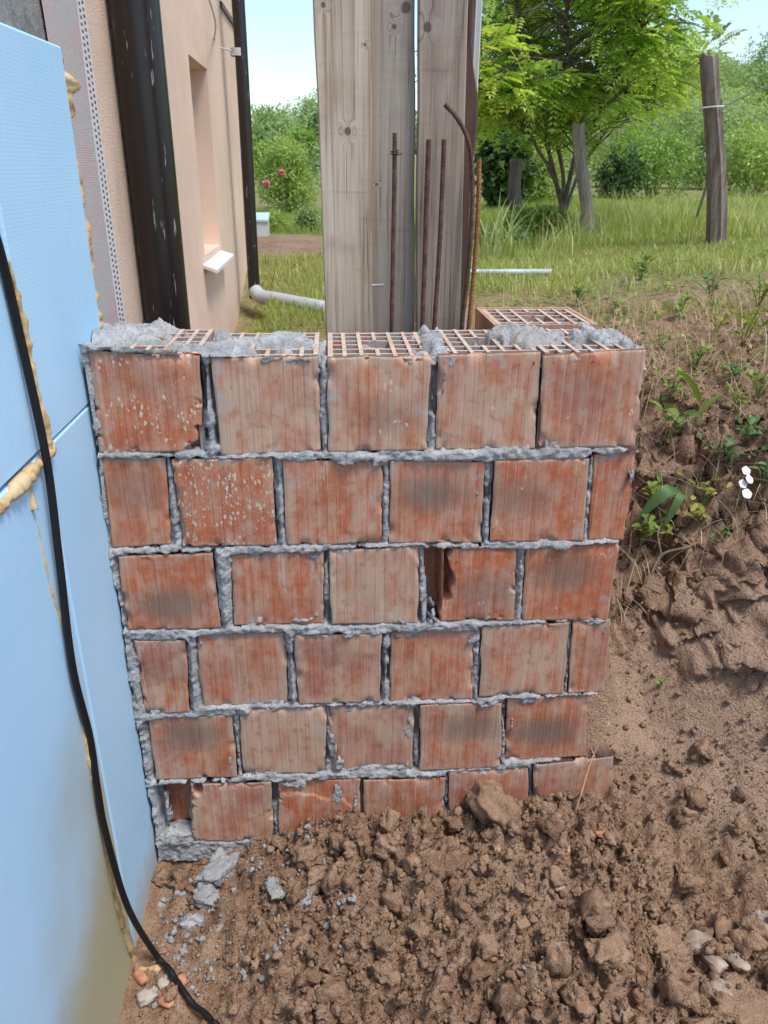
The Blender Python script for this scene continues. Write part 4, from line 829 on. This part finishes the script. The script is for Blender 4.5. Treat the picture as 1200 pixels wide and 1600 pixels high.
n = 5200; x = RNG.uniform(.5, 2.6, n); y = RNG.uniform(.75, 2.7, n); ok = (fbm(XYZ(x, y, 0), 4.5, 3, 91) + .35*sstep(.7, 1.8, y) > .22) & (x > .62); x, y = x[ok], y[ok]; n = len(x); dd = unit(n); dd[:, 2] = np.abs(dd[:, 2])*.5+.1; LL = RNG.uniform(.010, .030, n)
V, F = ovals(XYZ(x, y, Hn(x, y)+.004+.03*RNG.random(n)**2), dd, np.array([0, -.3, 1.])+.4*unit(n), LL, LL*.5)
tag(mk('ground_cover', V, F, leaf_mat('creeping_leaves', (.12, .19, .04), (.28, .33, .08), (.50, .42, .18), .3), attr={'var': np.repeat(RNG.random(n), 10)}), 'low creeping weeds covering the top of the bank', 'ground cover', kind='stuff')
# broad blades lying over the bank
P = hit(1060, 770); root = empty('broad_leaf_plant', P, 'plant with two long broad green blades lying down the bank', 'plant'); mb = MB()
for (a, b, w_) in (((1065, 768), (985, 822), .020), ((1068, 770), (1025, 838), .012)):
    p0, p1 = hit(*a), hit(*b)+np.array([0, -.03, .03]); md = (p0+p1)/2+np.array([0, -.03, .06]); Q = curve([p0, md, p1], 8); k = len(Q); wv = w_*np.sin(np.linspace(.25, math.pi-.05, k)); d = p1-p0; s = np.cross(d, [0, -.6, 1]); s /= np.linalg.norm(s)
    V = np.stack([Q-s*wv[:, None], Q-np.array([0, 0, .004]), Q+s*wv[:, None]], 1).reshape(-1, 3)-P; F = [(3*i+j, 3*i+j+1, 3*i+j+4, 3*i+j+3) for i in range(k-1) for j in (0, 1)]
    mk('leaf', V, F, WEEDD, root, smooth=True, attr={'var': np.full(len(V), .45)})
# white bindweed flowers
PET = simple('white_petals', (.82, .82, .80), .6, .03); G5 = 'white bindweed flowers on the bank'
for px, py, r, lb in ((1156, 742, .0135, 'topmost of the four white bindweed flowers'), (1161, 755, .013, 'second white bindweed flower from the top, rightmost of the four'), (1151, 762, .013, 'third white bindweed flower from the top, leftmost of the four'), (1157, 777, .0145, 'lowest of the four white bindweed flowers')):
    p = hit(px, py)+np.array([-.01, -.045, .03]); root = empty('bindweed_flower', p, lb, 'flower', G5); n = 15; V = [(0, .003, 0)]
    for ring, rr, yy in ((1, .35, .001), (2, .8, -.001), (3, 1.0, .0005)):
        V += [(rr*r*(1+.06*math.cos(5*a) if ring == 3 else 1)*math.cos(a), yy, rr*r*(1+.06*math.cos(5*a) if ring == 3 else 1)*math.sin(a)) for a in np.linspace(0, 2*math.pi, n, endpoint=False)]
    F = [(0, 1+j, 1+(j+1) % n) for j in range(n)]+[(1+g*n+j, 1+g*n+(j+1) % n, 1+(g+1)*n+(j+1) % n, 1+(g+1)*n+j) for g in (0, 1) for j in range(n)]
    root.rotation_euler = (-.7, 0, .1*len(lb) % .5)
    mk('petals', V, F, PET, root); mb = MB(); mb.tube(curve([(0, .012, 0), (.005, .03, -.01), (.012, .07, -.035)], 4), .0012, 5); mb.build('stem', STEM, root)

# ------------------------------------------------------------------ garden, fence posts, trees
GA = 'weathered fence posts in the garden'
POSTC = ((.17, .135, .105), (.27, .225, .185), (.09, .07, .055))
def post(px, py, tpx, tpy, wpx, label, seed, lean=0.0, cols=POSTC):
    B = hit(px, py); Tp = onY(tpx, tpy, B[1]); dep = (B-CAM)@FW; r = wpx/2*dep/FPX; k = 30; n = 20; zz = np.linspace(-.15, Tp[2]-B[2], k); V = []
    for i, z in enumerate(zz):
        f = max(0, z)/(Tp[2]-B[2]); cx = (Tp[0]-B[0])*f+.012*math.sin(f*5+seed)
        for j in range(n):
            a = 2*math.pi*j/n; rr = r*(1.04-.10*f)*(1+.10*vnoise(np.array([[math.cos(a)*1.6, math.sin(a)*1.6, z*1.2+seed]]), 3)[0]+.10*vnoise(np.array([[math.cos(a)*5, math.sin(a)*5, z*.5+seed]]), 5)[0]*2.0)
            V.append((cx+rr*math.cos(a), rr*math.sin(a), z+(.012*math.cos(a*2+seed)+.015*vnoise(np.array([[a*2, seed, 0.]]), 2)[0] if i == k-1 else 0)))
    F = [(i*n+j, i*n+(j+1) % n, (i+1)*n+(j+1) % n, (i+1)*n+j) for i in range(k-1) for j in range(n)]+[tuple((k-1)*n+j for j in range(n))]
    return tag(mk('fence_post', V, F, wood_mat('weathered_post', *cols, (), seed), None, B), label, 'fence post', GA), B
p3, B3 = post(1120, 378, 1110, 90, 27, 'tallest dark split-topped fence post at the right', 31)
p2, B2 = post(917, 374, 905, 195, 19, 'grey fence post standing right of the tree trunk', 32, cols=((.27, .235, .20), (.36, .32, .28), (.16, .13, .11)))
p1_, B1 = post(806, 358, 806, 250, 19, 'short fence post before the dark leafy bush', 33, cols=((.20, .17, .14), (.30, .26, .22), (.11, .09, .075)))
# wire at the tall post
q = onY(1122, 172, B3[1]-.08); mb = MB(); mb.tube(curve([q, onY(1160, 152, B3[1]-.3), onY(1250, 112, B3[1]-.9)], 6), .004, 6)
tag(mb.build('fence_wire', simple('wire', (.45, .44, .40), .5)), 'pale wire running right from the tallest fence post', 'wire')
mb = MB(); mb.tube([q+np.array([.07*math.cos(a), .08+.075*math.sin(a), .004*a]) for a in np.linspace(0, 6.28, 20)], .004, 6); tie = mb.build('tie', simple('white_tie', (.75, .75, .73), .5), None); tie.name = 'post_tie'
tag(tie, 'white tie wrapped round the tallest fence post', 'tie')
# white pipe in the lawn
a, b = hit(742, 436), hit(862, 434); mb = MB(); mb.tube([a+np.array([-.3, .1, .03]), a+np.array([0, 0, .035]), b+np.array([0, 0, .03])], .015, 14)
tag(mb.build('white_pipe', simple('white_pipe_plastic', (.48, .53, .56), .6, .15), smooth=True), 'pale white pipe lying in the lawn right of the boards', 'pipe')
# pale box among the flowers
q = hit(407, 368); bxo = empty('garden_box', q, 'small white box with a teal edge behind the far downpipe', 'box'); mb = MB(); mb.box((-.16, -.1, 0), (.07, .1, .12)); mb.build('body', simple('white_box', (.62, .64, .62), .5, .05), bxo); mb = MB(); mb.add([(-.17, -.11, .115), (.08, -.11, .115), (.08, .11, .16), (-.17, .11, .16), (-.17, -.11, .13), (.08, -.11, .13), (.08, .11, .175), (-.17, .11, .175)], [(0, 3, 2, 1), (4, 5, 6, 7), (0, 1, 5, 4), (1, 2, 6, 5), (2, 3, 7, 6), (3, 0, 4, 7)]); mb.build('lid', simple('teal_lid', (.50, .66, .66), .4, .05), bxo)
# --- foliage builders
BARK = wood_mat('bark', (.13, .105, .085), (.21, .175, .145), (.07, .055, .045), (), 40)
def frond_leaves(base, d, L, npair, lw):
    """pinnate leaf: pairs of leaflets on a drooping stalk"""
    n = len(base); d = d/np.linalg.norm(d, axis=1)[:, None]; up = np.array([0, 0, 1.])+.35*unit(n); s = np.cross(d, up); s /= np.linalg.norm(s, axis=1)[:, None]+1e-9; nn = np.cross(s, d); C, D, Nn, LL = [], [], [], []
    for k in range(npair):
        tt = .25+.75*(k+1)/npair; c = base+d*(L*tt)[:, None]+np.array([0, 0, -1.])*(L*.35*tt**2)[:, None]; l = lw*(1.05-.35*abs(tt-.55))
        for sg in (-1, 1): C.append(c); D.append(s*sg+d*.45+np.array([0, 0, -.25])); Nn.append(nn+.25*unit(n)); LL.append(np.full(n, l))
    C.append(base+d*L[:, None]+np.array([0, 0, -1.])*(L*.35)[:, None]); D.append(d+np.array([0, 0, -.6])); Nn.append(nn); LL.append(np.full(n, lw))
    C, D, Nn, LL = np.concatenate(C), np.concatenate(D), np.concatenate(Nn), np.concatenate(LL); LL = LL*RNG.uniform(.8, 1.2, len(LL)); return leaves(C, D, Nn, LL, LL*.42), 2*npair+1
def cloud(lobes, n, L, W, droop=0.0, shell=.55, seed=0):
    """leaves through a lumpy volume of lobes (cx,cy,cz,rx,ry,rz); var rises with a clump noise"""
    lob = np.array(lobes, float); vol = np.prod(lob[:, 3:], axis=1)**.8; pk = RNG.choice(len(lob), n, p=vol/vol.sum()); u = unit(n); r = shell+(1-shell)*RNG.random(n)**.6; r = np.where(RNG.random(n) < .2, RNG.random(n), r)
    bump = 1+.22*fbm(u*1.8+pk[:, None]*3.3, 1.6, 3, seed); P = lob[pk, :3]+u*lob[pk, 3:]*(r*bump)[:, None]
    gap = fbm(P/np.mean(lob[:, 3:]), 2.6, 3, seed+9); ok = gap > -.28; P, u = P[ok], u[ok]; gap = gap[ok]
    d = unit(len(P))+.6*u+np.array([0, 0, .25-droop]); nn = u+np.array([0, 0, .7])+.7*unit(len(P)); LL = L*RNG.uniform(.6, 1.3, len(P)); V, F = leaves(P, d, nn, LL, LL*W)
    var = np.clip(.35+.45*fbm(P/np.mean(lob[:, 3:]), 1.7, 2, seed+4)+.35*RNG.random(len(P)), 0, .99); return V, F, np.repeat(var, 4)
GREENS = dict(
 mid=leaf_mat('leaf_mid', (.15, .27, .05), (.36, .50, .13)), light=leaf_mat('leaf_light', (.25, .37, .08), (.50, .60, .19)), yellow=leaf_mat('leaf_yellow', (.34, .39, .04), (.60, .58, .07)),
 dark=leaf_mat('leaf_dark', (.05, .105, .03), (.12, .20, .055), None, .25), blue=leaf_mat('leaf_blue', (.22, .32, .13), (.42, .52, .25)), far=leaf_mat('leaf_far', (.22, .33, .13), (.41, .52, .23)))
def bush(px, py, wpx, hpx, mat, label, n=5000, leaf=.05, lw=.5, seed=0, y=None, name='bush', cat='bush', group=None, stems=5, trunk=0.0, depth=.8):
    B = hit(px, py) if y is None else onY(px, py, y)
    if y is not None: B = np.array([B[0], y, float(H(B[0], y))])
    dep = (B-CAM)@FW; w_ = wpx/2*dep/FPX; h = hpx*dep/FPX/.95; root = empty(name, B, label, cat, group); rs = np.random.default_rng(seed); z0 = trunk*h; lob = []
    for k in range(7):
        a = rs.uniform(0, 6.28); rr = rs.uniform(.15, .55); zz = z0+(h-z0)*rs.uniform(.25, .75); s = rs.uniform(.38, .6); lob.append((w_*rr*math.cos(a), w_*depth*rr*math.sin(a), zz, w_*s, w_*depth*s, min(zz-z0*.7, (h-zz))*rs.uniform(.9, 1.05)+.02*h))
    lob.append((0, 0, z0+(h-z0)*.5, w_*.6, w_*.6*depth, (h-z0)*.5))
    V, F, A = cloud(lob, n, leaf, lw, seed=seed); mk('crown' if trunk else 'foliage', V, F, GREENS[mat], root, attr={'var': A})
    mb = MB()
    for k in range(stems):
        l = lob[k % 7]; e = np.array(l[:3]); mb.tube(curve([(e[0]*.1, e[1]*.1, -.1), (e[0]*.25, e[1]*.25, e[2]*.45), e], 5), np.linspace(.03 if trunk else .012, .006, 11)*max(1, h/2.5), 6)
    mb.build('trunk' if trunk else 'stems', BARK, root, smooth=True); return root
GB = 'shrubs beyond the fence posts'
bush(1165, 352, 190, 100, 'light', 'light green shrub behind the tallest fence post', 7000, .055, .5, 3, y=9.0, group=GB)
bush(1010, 350, 170, 88, 'mid', 'rounded mid-green shrub between the two right fence posts', 7000, .05, .5, 4, y=9.5, group=GB)
bush(960, 345, 110, 70, 'dark', 'low dark shrub just right of the grey post', 5000, .05, .5, 5, y=8.8, group=GB)
bush(845, 345, 95, 88, 'light', 'pale feathery shrub behind the tree trunk', 6000, .05, .35, 6, y=8.0, group=GB)
bush(790, 340, 100, 105, 'dark', 'dark broad-leaved bush around the short fence post', 3600, .10, .75, 7, y=7.8, group=GB)
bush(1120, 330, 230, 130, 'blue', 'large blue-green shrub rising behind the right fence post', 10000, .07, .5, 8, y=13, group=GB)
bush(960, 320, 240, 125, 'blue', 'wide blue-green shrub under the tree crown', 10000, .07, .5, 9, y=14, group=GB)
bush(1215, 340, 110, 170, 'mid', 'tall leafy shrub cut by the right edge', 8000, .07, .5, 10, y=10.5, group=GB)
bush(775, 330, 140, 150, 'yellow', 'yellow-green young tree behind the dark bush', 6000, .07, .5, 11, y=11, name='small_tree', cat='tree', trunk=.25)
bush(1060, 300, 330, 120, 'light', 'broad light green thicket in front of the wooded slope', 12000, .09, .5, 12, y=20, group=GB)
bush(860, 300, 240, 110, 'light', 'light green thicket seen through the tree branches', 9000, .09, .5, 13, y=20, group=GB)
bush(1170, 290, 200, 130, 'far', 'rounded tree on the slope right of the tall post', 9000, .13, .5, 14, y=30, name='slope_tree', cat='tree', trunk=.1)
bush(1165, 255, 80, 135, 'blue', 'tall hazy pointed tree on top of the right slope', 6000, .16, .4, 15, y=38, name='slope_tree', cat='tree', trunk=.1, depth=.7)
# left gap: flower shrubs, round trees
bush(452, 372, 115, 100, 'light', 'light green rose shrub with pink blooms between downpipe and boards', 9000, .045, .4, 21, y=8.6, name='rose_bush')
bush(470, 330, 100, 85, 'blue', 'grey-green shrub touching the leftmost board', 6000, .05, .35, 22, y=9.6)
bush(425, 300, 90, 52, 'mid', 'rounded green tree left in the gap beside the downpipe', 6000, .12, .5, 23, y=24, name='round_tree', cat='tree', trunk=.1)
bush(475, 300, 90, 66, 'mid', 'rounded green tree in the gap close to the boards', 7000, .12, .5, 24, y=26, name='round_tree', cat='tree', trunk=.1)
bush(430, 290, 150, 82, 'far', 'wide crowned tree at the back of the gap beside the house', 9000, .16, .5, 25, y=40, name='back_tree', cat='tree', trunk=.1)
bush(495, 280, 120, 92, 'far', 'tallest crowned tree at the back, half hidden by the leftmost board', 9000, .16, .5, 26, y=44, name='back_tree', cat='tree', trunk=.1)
# low flower bed plants
bush(428, 384, 50, 26, 'light', 'low light green flower clump by the bare bed, nearer the downpipe', 2500, .03, .4, 41, y=5.9, name='flower_clump', cat='plant')
bush(482, 382, 46, 32, 'blue', 'low grey-green flower clump by the bare bed, nearer the boards', 2500, .03, .4, 42, y=5.9, name='flower_clump', cat='plant')
bush(835, 412, 120, 36, 'light', 'low leafy green clump at the foot of the tree', 6000, .05, .45, 31, y=4.9, name='leafy_clump', cat='plant')
bush(780, 425, 80, 30, 'blue', 'low grey-green herb patch by the pale pipe', 3500, .03, .4, 32, y=4.2, name='herb_patch', cat='plant')
# iris-like leaves
B = hit(770, 408); root = empty('iris_plant', B, 'clump of long pale sword leaves right of the boards', 'plant'); n = 46; x = RNG.normal(0, .09, n); y = RNG.normal(0, .07, n); V, F = blades(x, y, 0*x-.01, RNG.uniform(.28, .46, n), RNG.uniform(.012, .02, n), .75, 5)
mk('foliage', V, F, leaf_mat('sword_leaves', (.30, .37, .14), (.48, .52, .26), None, .3), root, attr={'var': np.repeat(RNG.random(n), 12)})
# blossoms
def bloom(px, py, Y, r, col, label, P=None, group='garden blossoms'):
    p = onY(px, py, Y); ob = empty('blossom', p, label, 'flower', group); n = 26; u = unit(n); V, F = leaves(u*r*.15, u, unit(n), np.full(n, r), np.full(n, r*1.1)); mk('petals', V, F, simple('petal_'+col[0], col[1], .6, .15), ob); z = float(H(p[0], p[1]))
    mb = MB(); mb.tube(curve([(0, 0, 0), (.01, .01, (z-p[2])*.5), (.02, .03, z-p[2])], 4), .004, 5); mb.build('stem', STEM, ob)
RED = ('red', (.62, .05, .07)); PINK = ('pink', (.70, .22, .20)); YEL = ('yellow', (.75, .52, .04)); WHT = ('white', (.80, .78, .72))
bloom(453, 379, 6.0, .035, RED, 'bright red rose low beside the leftmost board'); bloom(416, 287, 8.0, .045, PINK, 'pink bloom on the rose shrub left of centre'); bloom(440, 270, 8.1, .04, PINK, 'small pink bloom at the top of the rose shrub')
for px, py, lb in ((941, 362, 'left yellow blossom spike beside the grey post'), (958, 352, 'right yellow blossom spike beside the grey post'), (1196, 372, 'yellow blossom at the right edge')): bloom(px, py, 4.9, .035, YEL, lb)
bloom(916, 374, 4.6, .022, WHT, 'small white blossom at the foot of the grey post'); bloom(906, 380, 4.6, .02, WHT, 'lower white blossom at the foot of the grey post'); bloom(1004, 328, 6.5, .035, ('palepink', (.72, .50, .44)), 'pale pink blossom before the mid-green shrub')
# --- the main tree
TB = hit(880, 364); Y0 = TB[1]
tree = empty('garden_tree', TB, 'slender multi-stemmed tree with feathery bright green leaves right of the boards', 'tree')
limbs = [([(880, 366), (879, 345), (879, 320)], [0, 0, 0], .036, .030),
 ([(879, 325), (868, 280), (855, 225), (842, 150), (826, 80), (808, -10), (795, -120)], [0, -.05, -.15, -.25, -.35, -.5, -.6], .020, .008),
 ([(879, 322), (880, 275), (868, 215), (852, 150), (845, 70), (842, -40), (838, -160)], [0, .1, .2, .3, .35, .45, .5], .018, .008),
 ([(881, 322), (890, 280), (903, 225), (922, 150), (938, 70), (955, -40), (965, -150)], [0, -.1, -.2, -.15, -.1, 0, .1], .020, .008),
 ([(882, 335), (905, 270), (940, 215), (975, 170), (1010, 130), (1030, 80)], [0, .15, .3, .45, .5, .55], .014, .005),
 ([(876, 300), (845, 240), (815, 200), (780, 165), (752, 120)], [-.1, -.3, -.45, -.6, -.7], .011, .005),
 ([(905, 220), (935, 180), (960, 120), (1000, 50), (1020, -40)], [-.2, -.4, -.6, -.7, -.8], .011, .005),
 ([(855, 225), (880, 170), (890, 100), (885, 20), (890, -80)], [-.15, -.35, -.5, -.6, -.7], .011, .005),
 ([(862, 262), (835, 225), (815, 150), (785, 70), (765, -20)], [-.1, .2, .4, .55, .7], .011, .005)]
mb = MB(); tips = []; ZLOW = onY(880, 232, Y0)[2]
for pts, dy, r0, r1 in limbs:
    P = curve([onY(px, py, Y0+d) for (px, py), d in zip(pts, dy)], 7)-TB; mb.tube(P, np.linspace(r0, r1, len(P)), 9); L = len(P)
    if len(pts) > 3:
        for k in range(int(L*.30), L):
            for _ in range(3 if k < L*.55 else 5):
                a = RNG.uniform(0, 6.28); ln = RNG.uniform(.18, .50); d = np.array([math.cos(a), math.sin(a)*.8, RNG.uniform(-.15, .55)]); e = P[k]+d*ln; mid = P[k]+d*ln*.55+np.array([0, 0, .06]); tw_ = curve([P[k], mid, e], 4)
                if e[2]+TB[2] < ZLOW+.25*RNG.random() and RNG.random() < .93: continue
                mb.tube(tw_, np.linspace(.0065, .0022, len(tw_)), 4); tips += [(q, d) for q in tw_[2:]]
mb.build('trunk', BARK, tree, smooth=True)
bp = np.array([q for q, d in tips]); bd = np.array([d for q, d in tips]); rep = 2; bp = np.repeat(bp, rep, 0); bd = np.repeat(bd, rep, 0)
wpx = lambda P: None
ok = RNG.random(len(bp)) < .85; bp, bd = bp[ok], bd[ok]; clump = fbm(bp, 2.4, 2, 13); ok = clump > -.05; bp, bd, clump = bp[ok], bd[ok], clump[ok]
dd = bd*.5+unit(len(bp))*.9; dd[:, 2] = dd[:, 2]*.5+.05
(V, F), per = frond_leaves(bp, dd, RNG.uniform(.12, .20, len(bp)), 6, .042)
var = np.clip(.45+.45*clump+.25*RNG.normal(size=len(bp)), 0, .97); nL = per; var = np.tile(var, nL); 
mk('crown', V, F, leaf_mat('locust_leaves', (.24, .42, .065), (.54, .68, .16), (.58, .62, .14), .5), tree, attr={'var': np.repeat(var, 4)})
# shoot with feathery leaves behind the tall post
B = hit(1135, 360); B[1] += .5; sh = empty('sapling', B, 'thin sapling whose feathery tip shows above the tallest post', 'sapling'); P = curve([B, onY(1128, 200, B[1]), onY(1112, 100, B[1]), onY(1105, 78, B[1])], 6)-B; mb = MB(); mb.tube(P, np.linspace(.012, .004, len(P)), 6); mb.build('trunk', BARK, sh, smooth=True)
bp = P[RNG.integers(len(P)-5, len(P), 16)]; dd = unit(16)+np.array([.2, 0, .5]); (V, F), per = frond_leaves(bp, dd, RNG.uniform(.2, .38, 16), 8, .06); mk('crown', V, F, GREENS['blue'], sh, attr={'var': np.tile(RNG.random(16), per).repeat(4)})
# --- the wooded slopes far behind: one mass
Vs, Fs, As, off = [], [], [], 0
n = 1300; X = []; 
az = RNG.uniform(-.36, .62, n); dist = RNG.uniform(75, 175, n); x = dist*np.tan(az); y = dist; z = H(x, y); s = RNG.uniform(1.2, 2.5, n)
lob = []
for k in range(n):
    h = s[k]*RNG.uniform(.7, 1.1); lob.append((x[k], y[k], z[k]+h*.8, s[k], s[k], h))
lob = np.array(lob); per = 150
pk = np.repeat(np.arange(n), per); u = unit(n*per); u[:, 2] = np.abs(u[:, 2])*1.0-.25*RNG.random(n*per); bmp = 1+.25*fbm(u*1.7+pk[:, None]*2.7, 1.3, 2, 61); P = lob[pk, :3]+u*lob[pk, 3:]*(bmp*RNG.uniform(.82, 1.0, n*per))[:, None]
d = unit(n*per)+.5*u; LL = RNG.uniform(.3, .6, n*per)*(.5+dist[pk]/160); V, F = leaves(P, d, u+.6*unit(n*per), LL, LL*.75); tone = RNG.random(n)
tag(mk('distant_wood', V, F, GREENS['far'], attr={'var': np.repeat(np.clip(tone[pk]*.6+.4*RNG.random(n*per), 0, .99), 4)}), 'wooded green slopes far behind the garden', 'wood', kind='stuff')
